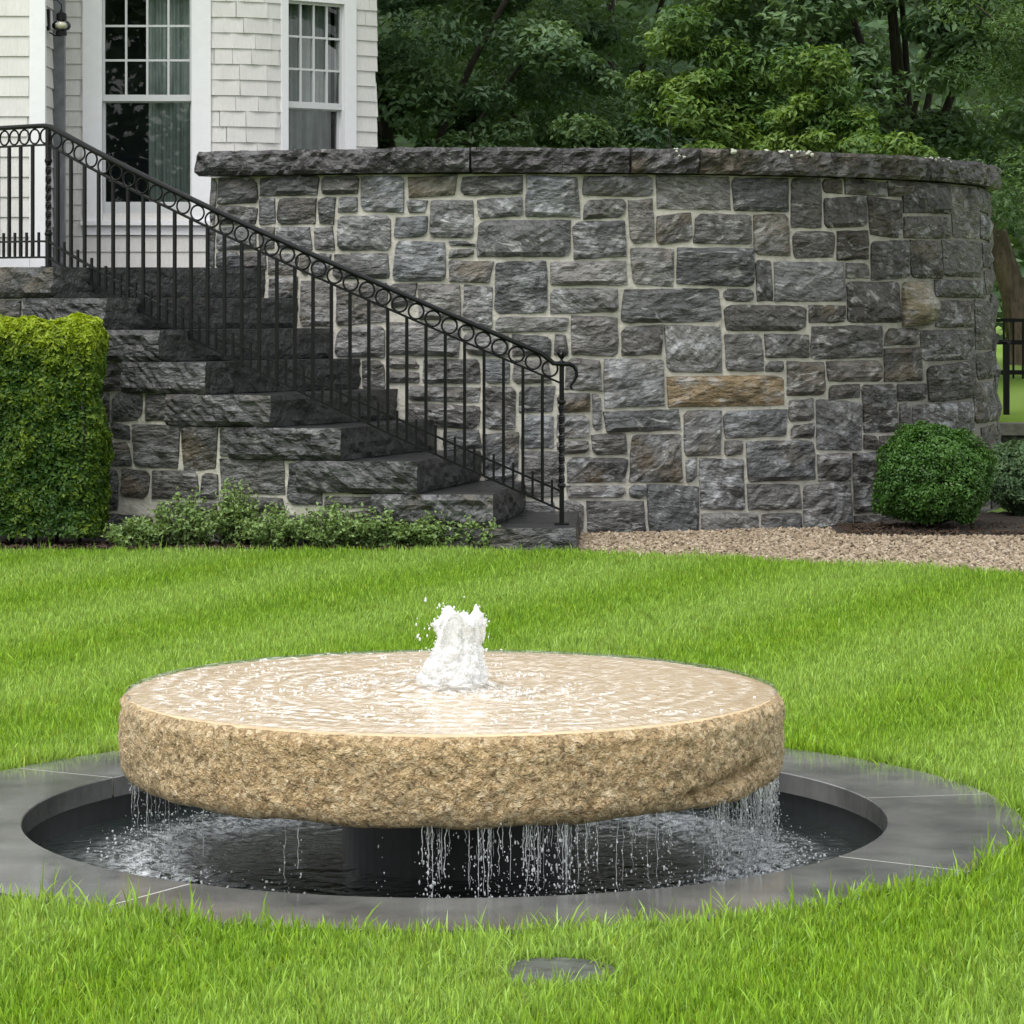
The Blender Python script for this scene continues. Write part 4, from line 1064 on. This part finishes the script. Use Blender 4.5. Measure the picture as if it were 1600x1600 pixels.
# valve lid in the grass in front
VX, VY = .105, 7.16
lid = empty('valve_lid', (VX, VY, -.04), 'round weathered grey valve lid half hidden in the grass in front', 'lid')
mb = MB(); mb.lathe([(.001, .015), (.118, .012), (.122, .010), (.122, .002)], 40, (VX, VY, -.021)); 
for q in ():
    w_ = math.sqrt(max(.0004, .108 ** 2 - (q * .032) ** 2)); mb.box(VX - w_, VX + w_, VY + q * .032 - .004, VY + q * .032 + .004, -.0062, -.0035)
mb.build('cover', M['lid'], lid)
mb = MB(); mb.lathe([(.126, -.03), (.126, .010), (.130, .013), (.142, .012), (.146, .006), (.148, -.04)], 40, (VX, VY, -.021)); mb.build('collar', M['lid'], lid)
# ------------------------------------------------------------------ foliage
def leaves(P, N, length, width, tint, name, droop=.3, fold=.25, r=rng):
    """one small folded leaf per point; N = the way its face looks"""
    n = len(P)
    N = N / np.linalg.norm(N, axis=1, keepdims=True)
    T = r.normal(size=(n, 3)); T[:, 2] -= droop
    T -= (T * N).sum(1, keepdims=True) * N; T /= np.linalg.norm(T, axis=1, keepdims=True) + 1e-9
    B = np.cross(N, T)
    L = length * r.uniform(.65, 1.3, (n, 1)); Wd = width * r.uniform(.7, 1.25, (n, 1))
    up = N * Wd * fold
    V = np.stack([P - T * L * .5, P + B * Wd * .5 + up - T * L * .06, P + T * L * .5 - N * L * .10, P - B * Wd * .5 + up - T * L * .06], 1).reshape(-1, 3)
    Fq = np.arange(n * 4).reshape(n, 4)
    Ft = np.concatenate([Fq[:, [0, 1, 2]], Fq[:, [0, 2, 3]]])
    return np_mesh(name, V, Ft, False, tint=np.repeat(tint, 4))

def limb_path(a, b, bend, rd, n=7):
    a, b = Vector(a), Vector(b); o = Vector((rd.uniform(-1, 1), rd.uniform(-1, 1), rd.uniform(-.3, .6))) * bend
    return [a.lerp(b, k / n) + o * math.sin(math.pi * k / n) for k in range(n + 1)]

def tree(name, x, y, label, mat, crown, nclump, per, leaf, trunk_h, trunk_r, bark='bark', seed=0, spread=.42, limbs=7, lean=(0, 0), group=None, cat='tree', flat=.55, bare=None):
    """crown = (cx, cy, cz, rx, ry, rz); leaves gather in clumps spread through it, with gaps between"""
    rd = random.Random(seed); r = np.random.default_rng(seed)
    t = empty(name, (x, y, 0), label, cat, group)
    cx, cy, cz, rx, ry, rz = crown
    fork = Vector((x + lean[0], y + lean[1], trunk_h))
    C = []
    while len(C) < nclump:
        p = r.uniform(-1, 1, 3); q = np.linalg.norm(p)
        if q > 1 or (q < .45 and rd.random() < .6): continue
        C.append((cx + p[0] * rx, cy + p[1] * ry, cz + p[2] * rz))
    C = np.array(C)
    mb = MB()
    if trunk_r:
        pts = limb_path((x, y, -.1), fork, .06, rd); mb.tube(pts, [trunk_r * (1.35 if k == 0 else 1.05 - .35 * k / 7) for k in range(8)], 10)
        idx = sorted(range(len(C)), key=lambda i: rd.random())[:limbs]
        for i in idx:
            e = Vector(C[i]); pts = limb_path(fork - Vector((0, 0, rd.uniform(0, .4) * trunk_h * .4)), e, .25, rd); w = trunk_r * rd.uniform(.3, .55)
            mb.tube(pts, [w * (1 - .85 * k / 7) for k in range(8)], 7)
        mb.build('trunk', M[bark], t, smooth=True)
    S = spread * r.uniform(.6, 1.35, nclump)
    O = r.normal(size=(nclump, per, 3)); O /= np.linalg.norm(O, axis=2, keepdims=True); O *= r.uniform(.35, 1.0, (nclump, per, 1)) ** .6
    O[:, :, 2] *= flat
    P = C[:, None] + O * S[:, None, None]
    N = O * .7 + r.normal(size=O.shape) * .42; N[:, :, 2] += .75
    ct = r.uniform(.05, .75, nclump)
    tint = np.clip(ct[:, None] + r.normal(0, .16, (nclump, per)), 0, 1)
    link('crown', leaves(P.reshape(-1, 3), N.reshape(-1, 3), leaf[0], leaf[1], tint.reshape(-1), 'crown', r=r), M[mat], t)
    return t
wood_group = None
tree('tree', -1.22, 32.6, 'dark green tree with a forked trunk just right of the house corner', 'leaf_dark', (-.6, 32.4, 5.0, 2.6, 1.5, 3.6), 190, 330, (.10, .05), 2.35, .17, seed=1, limbs=5)
tree('tree', 1.0, 36.0, 'mid green tree filling the middle of the view above the wall', 'leaf_dark', (1.1, 35.2, 5.2, 2.4, 1.6, 4.2), 150, 330, (.11, .055), 2.0, .18, seed=2)
tree('shrub', 1.75, 28.5, 'tall bright green shrub rising above the middle of the wall', 'leaf_bright', (1.80, 28.4, 2.75, .80, .65, 1.75), 62, 230, (.095, .036), 1.2, .06, seed=3, spread=.26, limbs=8, cat='shrub')
tree('shrub', .55, 29.5, 'low leafy shrub peeping over the wall left of the bright one', 'leaf_mid', (.75, 29.6, 2.2, 1.0, .6, 1.2), 54, 260, (.095, .04), 1.0, .05, seed=12, spread=.28, limbs=8, cat='shrub')
tree('shrub', 2.75, 26.5, 'narrow yellow green shrub standing right of the tall bright one', 'leaf_bright', (2.66, 26.4, 2.35, .42, .4, 1.5), 46, 220, (.085, .032), 1.1, .045, seed=4, spread=.22, limbs=7, cat='shrub')
tree('shrub', 3.25, 25.6, 'low bright shrub whose sprays hang over the lichened coping', 'leaf_bright', (3.15, 25.5, 2.05, .75, .45, .85), 36, 200, (.075, .03), 1.0, .04, seed=13, spread=.22, limbs=7, cat='shrub')
tree('tree', 3.9, 29.5, 'dark large leaved tree with drooping boughs behind the right half of the wall', 'leaf_dark', (3.5, 29.0, 5.0, 1.9, 1.4, 3.4), 170, 330, (.105, .046), 2.4, .16, seed=5, limbs=9)
tree('tree', 5.6, 26.6, 'feathery dark tree hanging past the right end of the wall', 'leaf_mid', (5.1, 26.4, 4.6, 1.25, 1.2, 2.7), 110, 420, (.055, .016), 3.4, .14, seed=6, spread=.36, limbs=8)
tree('tree', 7.2, 21.4, 'broad tree leaning in over the right end of the wall', 'leaf_mid', (4.5, 20.0, 6.15, 2.9, 2.8, 1.9), 250, 330, (.11, .06), 4.4, .2, seed=7, spread=.55)
tree('tree', -6.0, 35.0, 'dark tree standing behind the house', 'leaf_dark', (-5.6, 35, 5.6, 3.2, 2, 4.2), 90, 260, (.16, .08), 2.6, .2, seed=8, spread=.6)
tree('tree', 9.0, 31.0, 'wide green tree farther right at the edge of the wood', 'leaf_mid', (8.8, 31, 5.4, 2.8, 2, 3.8), 90, 260, (.16, .08), 2.4, .2, seed=9, spread=.6)
# forked red-brown trunk beyond the wall's right end
t = empty('forked_tree', (5.62, 33, .85), 'tree with a forked reddish brown trunk beyond the right end of the wall', 'tree')
mb = MB(); rd = random.Random(5)
T = lambda x, z: (x * 33 / 27.6, 33, 1.6 + (z - 1.6) * 33 / 27.6)
mb.tube([T(4.68, .5), T(4.68, .9), T(4.67, 1.2), T(4.65, 1.5), T(4.63, 1.75)], [.19, .165, .16, .17, .05], 12)
mb.tube([T(4.655, 1.15), T(4.61, 1.6), T(4.50, 1.95), T(4.42, 2.3), T(4.36, 2.65)], [.14, .15, .13, .10, .04], 10)
mb.tube([T(4.68, 1.0), T(4.74, 1.45), T(4.88, 1.75), T(5.05, 2.2), T(5.2, 3.0)], [.12, .11, .10, .08, .04], 10)
mb.build('trunk', M['red_bark'], t, smooth=True)
r = np.random.default_rng(77); n = 15000
C = np.stack([r.uniform(4.9, 7.2, 60), r.uniform(31.8, 33.2, 60), r.uniform(2.45, 5.6, 60)], 1)
ci = r.integers(0, 60, n); O = r.normal(0, .24, (n, 3)); O[:, 2] *= .7; Nn = r.normal(0, .5, (n, 3)); Nn[:, 2] += .7
link('crown', leaves(C[ci] + O, Nn, .075, .03, np.clip(r.uniform(0, .6, 60)[ci] + r.normal(0, .15, n), 0, 1), 'crown', r=r), M['leaf_mid'], t)
# the wood behind everything
r = np.random.default_rng(5); n = 70000
C = np.stack([r.uniform(-22, 24, 420), r.uniform(41, 47, 420), r.uniform(.3, 11, 420)], 1)
ci = r.integers(0, 420, n); O = r.normal(0, .55, (n, 3)); Nn = r.normal(0, .5, (n, 3)); Nn[:, 1] -= .4; Nn[:, 2] += .6
o = link('woods', leaves(C[ci] + O, Nn, .30, .17, np.clip(r.uniform(0, .5, 420)[ci] + r.normal(0, .15, n), 0, 1), 'woods', r=r), M['leaf_dark'])
tag(o, 'dense dark wood closing the view behind the garden', 'woods', kind='stuff')
# the trees that close the garden behind the viewer: the windows mirror them
n = 60000; C = np.stack([r.uniform(-45, 45, 260), r.uniform(-42, -34, 260), r.uniform(.5, 11, 260)], 1)
ci = r.integers(0, 260, n); O = r.normal(0, 1.2, (n, 3)); Nn = r.normal(0, .5, (n, 3)); Nn[:, 1] += .4; Nn[:, 2] += .6
o = link('woods', leaves(C[ci] + O, Nn, .55, .30, np.clip(r.uniform(0, .5, 260)[ci] + r.normal(0, .15, n), 0, 1), 'woods', r=r), M['leaf_dark'])
tag(o, 'belt of dark trees across the lawn, seen mirrored in the house windows', 'woods', kind='stuff')
mb = MB(); vs = []                             # shaded floor and bank under the wood
for i in range(41):
    x = -30 + 60 * i / 40; vs += [(x, 64, -.1), (x, 66, 3 + .6 * nz((x, 0, 0), .3)), (x, 72, 12 + nz((x, 5, 0), .3))]
mb.add(vs, [q for i in range(40) for q in ((i * 3, i * 3 + 3, i * 3 + 4, i * 3 + 1), (i * 3 + 1, i * 3 + 4, i * 3 + 5, i * 3 + 2))])
M['bank'] = simple('wooded_bank', (.018, .03, .012), .95, 0, .1, .5, 1.5)
tag(mb.build('wooded_hill', M['bank'], smooth=True), kind='structure')

def shell_leaves(fn, n, L, W, name, mat, parent, seed, depth=.06, tintf=None, rough=.05):
    r = np.random.default_rng(seed); P, N, Tt = [], [], []
    for _ in range(n):
        p, nn = fn(r)
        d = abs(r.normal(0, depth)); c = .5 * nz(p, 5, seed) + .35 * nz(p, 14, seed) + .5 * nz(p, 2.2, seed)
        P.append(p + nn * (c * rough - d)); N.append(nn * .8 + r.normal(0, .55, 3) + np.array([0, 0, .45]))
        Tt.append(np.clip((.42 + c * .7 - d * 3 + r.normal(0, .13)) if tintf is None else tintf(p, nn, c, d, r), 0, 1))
    return link(name, leaves(np.array(P), np.array(N), L, W, np.array(Tt), name, droop=0, r=r), M[mat], parent)

# clipped hedge
HX0, HX1, HY0, HY1, HZ0, HZ1 = -5.2, -2.575, 18.56, 19.12, .10, 1.455
hedge = empty('clipped_hedge', (-4.4, 18.85, 0), 'large clipped hedge with a yellow green top beside the stairs', 'hedge')
def hedge_fn(r):
    k = r.random()
    x = r.uniform(HX0, HX1); y = r.uniform(HY0, HY1); z = HZ0 + (HZ1 - HZ0) * r.random() ** .9
    rd_ = .15
    if k < .55: n = np.array([0, -1, 0.]); p = np.array([x, HY0, z])
    elif k < .78: n = np.array([0, 0, 1.]); p = np.array([x, y, HZ1])
    else: n = np.array([1, 0, 0.]); p = np.array([HX1, y, z])
    q = np.array([np.clip(p[0], HX0 + rd_, HX1 - rd_), np.clip(p[1], HY0 + rd_, HY1 - rd_), min(p[2], HZ1 - rd_)])   # corners rounded by the shears
    d = p - q; L_ = np.linalg.norm(d)
    if L_ > 1e-6: n = d / L_; p = q + n * rd_
    p[0] += .03 * (1 - abs(2 * (z - HZ0) / (HZ1 - HZ0) - 1)) * (n[0] > .5)
    return p, n / np.linalg.norm(n)
# new growth at the top is yellower than the old leaves below
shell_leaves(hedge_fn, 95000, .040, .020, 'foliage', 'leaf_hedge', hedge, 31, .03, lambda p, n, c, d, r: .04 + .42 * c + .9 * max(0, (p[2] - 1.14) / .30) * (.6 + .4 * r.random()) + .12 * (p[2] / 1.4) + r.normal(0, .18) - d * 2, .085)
mb = MB(); mb.box(HX0 + .06, HX1 - .21, HY0 + .19, HY1 - .15, .16, HZ1 - .21)
for i in range(18):
    x = HX0 + .1 + i * .14; mb.tube([(x, 18.84, -.05), (x + .02, 18.83, .15)], .014, 6)
M['hedge_core'] = simple('hedge_twigs', (.016, .022, .008), .95, 0, .1, .6, 40); mb.build('stem', M['hedge_core'], hedge)

def mound(name, x, y, z0, rx, ry, rz, n, L, W, mat, label, cat, seed, group=None, depth=.03, rough=.09, core=True, sq=1.0, cc='hedge_core'):
    t = empty(name, (x, y, 0), label, cat, group)
    def fn(r):
        v = r.normal(size=3); v /= np.linalg.norm(v)
        if v[2] < -.85: v[2] = -v[2]
        if v[1] > .3 and r.random() < .6: v[1] = -v[1]
        u = np.sign(v) * np.abs(v) ** sq
        u = u * (1 + .16 * nz(v, 1.7, seed) + .07 * nz(v, 5, seed)); p = np.array([x + rx * u[0], y + ry * u[1], z0 + rz * u[2]]); return p, v / np.array([rx, ry, rz]) / np.linalg.norm(v / np.array([rx, ry, rz]))
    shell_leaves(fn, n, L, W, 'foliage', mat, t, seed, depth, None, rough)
    if core:
        mb = MB(); b = bmesh.new(); bmesh.ops.create_icosphere(b, subdivisions=3, radius=1); b.verts.index_update()
        mb.add([(x + rx * .86 * v.co.x, y + ry * .86 * v.co.y, max(-.03, z0 + rz * .86 * v.co.z)) for v in b.verts], [[v.index for v in f.verts] for f in b.faces]); b.free()
        mb.build('stem', M[cc], t, smooth=True)
    return t
mound('round_shrub', 2.80, 20.05, .37, .395, .40, .35, 24000, .026, .015, 'leaf_box', 'neat rounded boxwood shrub against the right foot of the wall', 'shrub', 41, sq=.92, depth=.035)
mound('low_shrub', 3.72, 21.2, .30, .36, .4, .30, 9000, .05, .02, 'leaf_dark', 'loose dark shrub in the shade behind the rounded boxwood', 'shrub', 42)
mound('low_shrub', 4.5, 20.6, .32, .5, .4, .34, 8000, .05, .02, 'leaf_dark', 'loose dark shrub farther right along the mulch bed', 'shrub', 43)

# soft grey green perennials along the foot of the stairs
pg = 'grey green perennials along the foot of the stairs'
specs = [(-2.33, 18.60, .19, .22, 'leftmost low clump of grey green perennials beside the hedge'), (-2.02, 18.66, .33, .27, 'taller rounded clump of perennials second from the hedge'),
         (-1.73, 18.70, .40, .17, 'upright perennial with the tallest tip before the stair wall'), (-1.47, 18.58, .27, .25, 'broad clump of perennials at the middle of the row'),
         (-1.13, 18.56, .27, .24, 'soft clump of perennials right of the broad middle one'), (-.80, 18.55, .26, .24, 'low clump of perennials before the third step'),
         (-.50, 18.54, .23, .22, 'small sprawling clump of perennials second from the bottom step'), (-.22, 18.52, .22, .17, 'last small clump of perennials touching the bottom step')]
for i, (x, y, h, rx, lb) in enumerate(specs):
    t = empty('perennial', (x, y, 0), lb, 'plant', pg)
    r = np.random.default_rng(60 + i); P, N, Tt = [], [], []; mb = MB(); ns = int(46 + rx * 120)
    for s_ in range(ns):                       # stems arch out of the crown, leaves in pairs up each
        a = r.uniform(0, 6.283); rr_ = rx * math.sqrt(r.random()); hh = h * (1.05 - .5 * (rr_ / rx) ** 2) * r.uniform(.72, 1.2)
        b0 = Vector((x + .35 * rr_ * math.cos(a), y + .25 * rr_ * math.sin(a), 0)); b1 = Vector((x + rr_ * math.cos(a), y + .7 * rr_ * math.sin(a), hh))
        md = b0.lerp(b1, .5) + Vector((0, 0, .04)); mb.tube([b0, md, b1], [.0022, .002, .0012], 4, cap=False)
        for q in range(26):
            f = r.uniform(.15, 1.04); c = (b0.lerp(md, f * 2) if f < .5 else md.lerp(b1, f * 2 - 1))
            P.append(np.array(c) + r.normal(0, .014, 3)); N.append(r.normal(0, .6, 3) + np.array([0, -.2, .7])); Tt.append(np.clip(.15 + .55 * f + r.normal(0, .16), 0, 1))
    link('foliage', leaves(np.array(P), np.array(N), .030, .018, np.array(Tt), 'foliage', droop=.1, r=r), M['leaf_catmint'], t)
    mb.build('stem', M['twig'], t)

# ------------------------------------------------------------------ raised lawn with its iron fence beyond the wall
mb = MB(); vs = []
for j, (y, z) in enumerate(((25.9, .50), (26.0, .53), (28, .66), (30, .76), (34, .86), (46, 1.0), (64, 1.1))):
    for i in range(25): x = 4.02 + 24 * (i / 24) ** 1.6; vs.append((x, y, z + .02 * nz((x, y, 0), .6)))
mb.add(vs, [(j * 25 + i, j * 25 + i + 1, (j + 1) * 25 + i + 1, (j + 1) * 25 + i) for j in range(6) for i in range(24)])
mb.add([(4.02, 25.9, -.1), (4.02, 64, -.1), (4.02, 64, 1.1), (4.02, 46, 1.0), (4.02, 34, .86), (4.02, 30, .76), (4.02, 26, .53), (4.02, 25.9, .5)], [tuple(range(8))])
tag(mb.build('raised_lawn', M['turf'], smooth=True), kind='structure')
fence = empty('iron_fence', (9, 30, .76), 'low black iron fence on the raised lawn at the right', 'fence')
m = MB(); m.box(-.010, .010, -.010, .010, 0, .60); pk = m.mesh('picket')
for i in range(70):
    o = link('picket', pk, M['iron'], fence); o.location = (4.62 + i * .095, 30, .76)
for z in (1.325, 1.10, .80):
    m = MB(); m.box(4.55, 11.3, 29.98, 30.02, z, z + (.035 if z > 1.2 else .045)); m.build('rail', M['iron'], fence)
for x in (4.55, 7.2, 9.9):
    m = MB(); m.box(x - .035, x + .035, 29.96, 30.04, .6, 1.42); m.build('post', M['iron'], fence)
gp = empty('gate_post', (4.33, 26.35, .5), 'square black iron post just past the right end of the wall', 'post')
m = MB(); m.box(4.305, 4.355, 26.325, 26.375, .3, 1.17); m.build('shaft', M['iron'], gp)
m = MB(); m.lathe([(.001, 1.17), (.042, 1.17), (.042, 1.185), (.001, 1.215)], 4, (4.33, 26.35, 0)); m.build('cap', M['iron'], gp)
edge = empty('stone_edging', (5.4, 25.75, 0), 'low pale capped stone edging holding up the raised lawn', 'edging')
for i in range(8):
    m = MB(); m.box(4.02 + i * .62, 4.62 + i * .62, 25.62, 25.9, .40, .50 + .008 * (i % 2)); m.build('stone', M['mortar'], edge)
    m = MB(); m.box(4.04 + i * .62, 4.61 + i * .62, 25.68, 25.9, -.05, .395); m.build('stone', M['dark_stone'], edge, color=(.05, .05, .048))

# ------------------------------------------------------------------ grass blades and gravel as scattered small pieces
def scatter(name, P, rot, scl, idx, protos, kind='stuff', label=None, cat=None):
    me = bpy.data.meshes.new(name); me.vertices.add(len(P)); me.vertices.foreach_set('co', P.astype(np.float32).ravel())
    a = me.attributes.new('rot', 'FLOAT_VECTOR', 'POINT'); a.data.foreach_set('vector', rot.astype(np.float32).ravel())
    a = me.attributes.new('scl', 'FLOAT', 'POINT'); a.data.foreach_set('value', scl.astype(np.float32))
    a = me.attributes.new('idx', 'INT', 'POINT'); a.data.foreach_set('value', idx.astype(np.int32))
    o = link(name, me)
    pc = bpy.data.collections.new(name + '_pieces')
    for q in protos: pc.objects.link(q)
    ng = bpy.data.node_groups.new(name, 'GeometryNodeTree')
    ng.interface.new_socket('Geometry', in_out='INPUT', socket_type='NodeSocketGeometry'); ng.interface.new_socket('Geometry', in_out='OUTPUT', socket_type='NodeSocketGeometry')
    gi, go = ng.nodes.new('NodeGroupInput'), ng.nodes.new('NodeGroupOutput')
    ci = ng.nodes.new('GeometryNodeCollectionInfo'); ci.inputs['Collection'].default_value = pc; ci.inputs['Separate Children'].default_value = True; ci.inputs['Reset Children'].default_value = True
    ip = ng.nodes.new('GeometryNodeInstanceOnPoints'); ip.inputs['Pick Instance'].default_value = True
    def na(n, ty):
        q = ng.nodes.new('GeometryNodeInputNamedAttribute'); q.data_type = ty; q.inputs['Name'].default_value = n; return q.outputs['Attribute']
    L = ng.links.new
    L(gi.outputs[0], ip.inputs['Points']); L(ci.outputs[0], ip.inputs['Instance']); L(na('idx', 'INT'), ip.inputs['Instance Index'])
    L(na('rot', 'FLOAT_VECTOR'), ip.inputs['Rotation']); L(na('scl', 'FLOAT'), ip.inputs['Scale']); L(ip.outputs[0], go.inputs[0])
    md = o.modifiers.new('scatter', 'NODES'); md.node_group = ng
    return tag(o, label, cat, kind=kind)

def tuft(seed, nb, h, rad_, w=.0044, lean=.5):
    r = np.random.default_rng(seed); V, Fq, T = [], [], []
    for _ in range(nb):
        a = r.uniform(0, 6.283); q = rad_ * math.sqrt(r.random()); x, y = q * math.cos(a), q * math.sin(a)
        d = r.uniform(0, 6.283); hh = h * r.uniform(.55, 1.25); ln = hh * lean * abs(r.normal(.5, .55)); fa = r.uniform(0, 6.283); ww = w * r.uniform(.7, 1.25)
        dx, dy = math.cos(d), math.sin(d); sx, sy = math.cos(fa) * ww / 2, math.sin(fa) * ww / 2
        b = len(V); hz = lambda f: hh * (f - .28 * f * f * min(1.6, ln / hh))
        for f, k in ((0, 1), (.4, .95), (.75, .7)):
            cx, cy = x + dx * ln * f * f, y + dy * ln * f * f
            V += [(cx - sx * k, cy - sy * k, hz(f)), (cx + sx * k, cy + sy * k, hz(f))]
        V.append((x + dx * ln, y + dy * ln, hz(1))); c = r.uniform(0, 1); T += [c * .5, c * .5, c * .7, c * .7, c * .85 + .1, c * .85 + .1, c * .85 + .15]
        Fq += [(b, b + 1, b + 3), (b, b + 3, b + 2), (b + 2, b + 3, b + 5), (b + 2, b + 5, b + 4), (b + 4, b + 5, b + 6)]
    me = np_mesh('grass_tuft', np.array(V), np.array(Fq), True, tint=np.array(T)); me.materials.append(M['blade'])
    return bpy.data.objects.new('grass_tuft', me)
tufts = [tuft(200 + i, 9, .052, .036) for i in range(6)] + [tuft(300 + i, 6, .085, .03, .0042, .6) for i in range(3)]
def lawn_points(x0, x1, y0, y1, dens):
    n = int((x1 - x0) * (y1 - y0) * dens); return np.stack([rng.uniform(x0, x1, n), rng.uniform(y0, y1, n)], 1)
Q = np.concatenate([lawn_points(-2.6, 2.6, 6.0, 8.5, 2500), lawn_points(-3.2, 3.2, 8.5, 11, 2000), lawn_points(-3.6, 3.8, 11, 14, 1500), lawn_points(-4.4, 4.8, 14, 18.6, 1150),
    lawn_points(-7, -2.6, 3.0, 8.5, 1000), lawn_points(2.6, 7, 3.0, 8.5, 1000), lawn_points(-2.6, 2.6, 3.0, 6.0, 1000), lawn_points(-7, -3.2, 8.5, 11, 1000), lawn_points(3.2, 7, 8.5, 11, 1000), lawn_points(-7, -3.6, 11, 14, 900), lawn_points(3.8, 7, 11, 14, 900), lawn_points(-7, -4.4, 14, 18.6, 800), lawn_points(4.8, 7, 14, 18.6, 800)])
rq = np.hypot(Q[:, 0] - FX, Q[:, 1] - FY); le = np.array([lawn_edge(x) for x in Q[:, 0]])
vq = np.hypot(Q[:, 0] - VX, (Q[:, 1] - VY))
keep = (rq > 1.742) & (Q[:, 1] < le + rng.normal(0, .035, len(Q))) & ((vq > .140) | (rng.random(len(Q)) < .012))
Q = Q[keep]; rq = rq[keep]; vq = vq[keep]
n = len(Q); gz = np.array([ground_z(x, y) for x, y in Q])
pn = np.array([nz((x, y, 0), 1.3, 3) + .6 * nz((x, y, 0), 5, 1) for x, y in Q])
scl = (1.0 + .22 * pn) * rng.uniform(.8, 1.25, n)
rimk = np.exp(-((rq - 1.742) / .05) ** 2); scl *= 1 + .30 * rimk * rng.random(n)
idx = rng.integers(0, 6, n); tall = rng.random(n) < .05 + .10 * rimk + .10 * (vq < .24); idx[tall] = rng.integers(6, 9, tall.sum())
rot = np.stack([rng.normal(0, .10, n), rng.normal(0, .10, n), rng.uniform(0, 6.283, n)], 1)
scatter('grass', np.stack([Q[:, 0], Q[:, 1], gz], 1), rot, scl, idx, tufts, label='bright green mown lawn grass around the fountain', cat='grass')

pebs = []
for i in range(5):
    b = bmesh.new(); bmesh.ops.create_icosphere(b, subdivisions=2, radius=1); q = random.Random(i); s_ = (q.uniform(.8, 1.3), q.uniform(.7, 1), q.uniform(.45, .7))
    for v in b.verts: v.co = Vector((v.co.x * s_[0], v.co.y * s_[1], v.co.z * s_[2])) * (1 + .22 * nz(v.co, 1.6, i * 9))
    me = bpy.data.meshes.new('pebble'); b.to_mesh(me); b.free(); me.materials.append(M['pebble']); pebs.append(bpy.data.objects.new('pebble', me))
P = np.stack([rng.uniform(-.3, 4.6, 42000), rng.uniform(15.4, 20.3, 42000)], 1)
le = np.array([lawn_edge(x) for x in P[:, 0]])
th = np.hypot(P[:, 0], P[:, 1] - CY); st5 = np.hypot(P[:, 0], P[:, 1] - CY) 
keep = (P[:, 1] > le + .02 + rng.normal(0, .025, len(P))) & (th > RW + .02) & ~((P[:, 0] < .42) & (th < 5.3)) & (P[:, 1] < np.where(P[:, 0] > 2.15, 19.78 - .1 * (P[:, 0] - 2.15) + rng.normal(0, .03, len(P)), 30))
P = P[keep]; n = len(P)
scatter('gravel', np.stack([P[:, 0], P[:, 1], np.full(n, .014) + rng.uniform(0, .012, n)], 1), rng.uniform(0, 6.283, (n, 3)) * np.array([.15, .15, 1]), rng.uniform(.008, .017, n), rng.integers(0, 5, n), pebs, label='tan pea gravel strip between the lawn and the round wall', cat='gravel')
for nm, x0, x1, y0, y1, k in (('mulch_bits', -3.4, -.1, 18.42, 18.9, 900), ('mulch_bits', 2.2, 4.2, 19.6, 20.4, 900)):
    M.setdefault('chip', simple('mulch_chips', (.05, .034, .024), .9, 0, .2, .5, 50))
    cm = MB(); cm.box(-.022, .022, -.006, .006, -.003, .003); me = cm.mesh('chip'); me.materials.append(M['chip']); cp = bpy.data.objects.new('chip', me)
    P = np.stack([rng.uniform(x0, x1, k), rng.uniform(y0, y1, k), np.full(k, .045)], 1)
    scatter(nm, P, rng.normal(0, .4, (k, 3)) + np.stack([np.zeros(k), np.zeros(k), rng.uniform(0, 6.28, k)], 1), rng.uniform(.5, 1.4, k), np.zeros(k), [cp], label='dark bark chips in the %s bed' % ('flower' if x0 < 0 else 'right hand shrub'), cat='mulch')
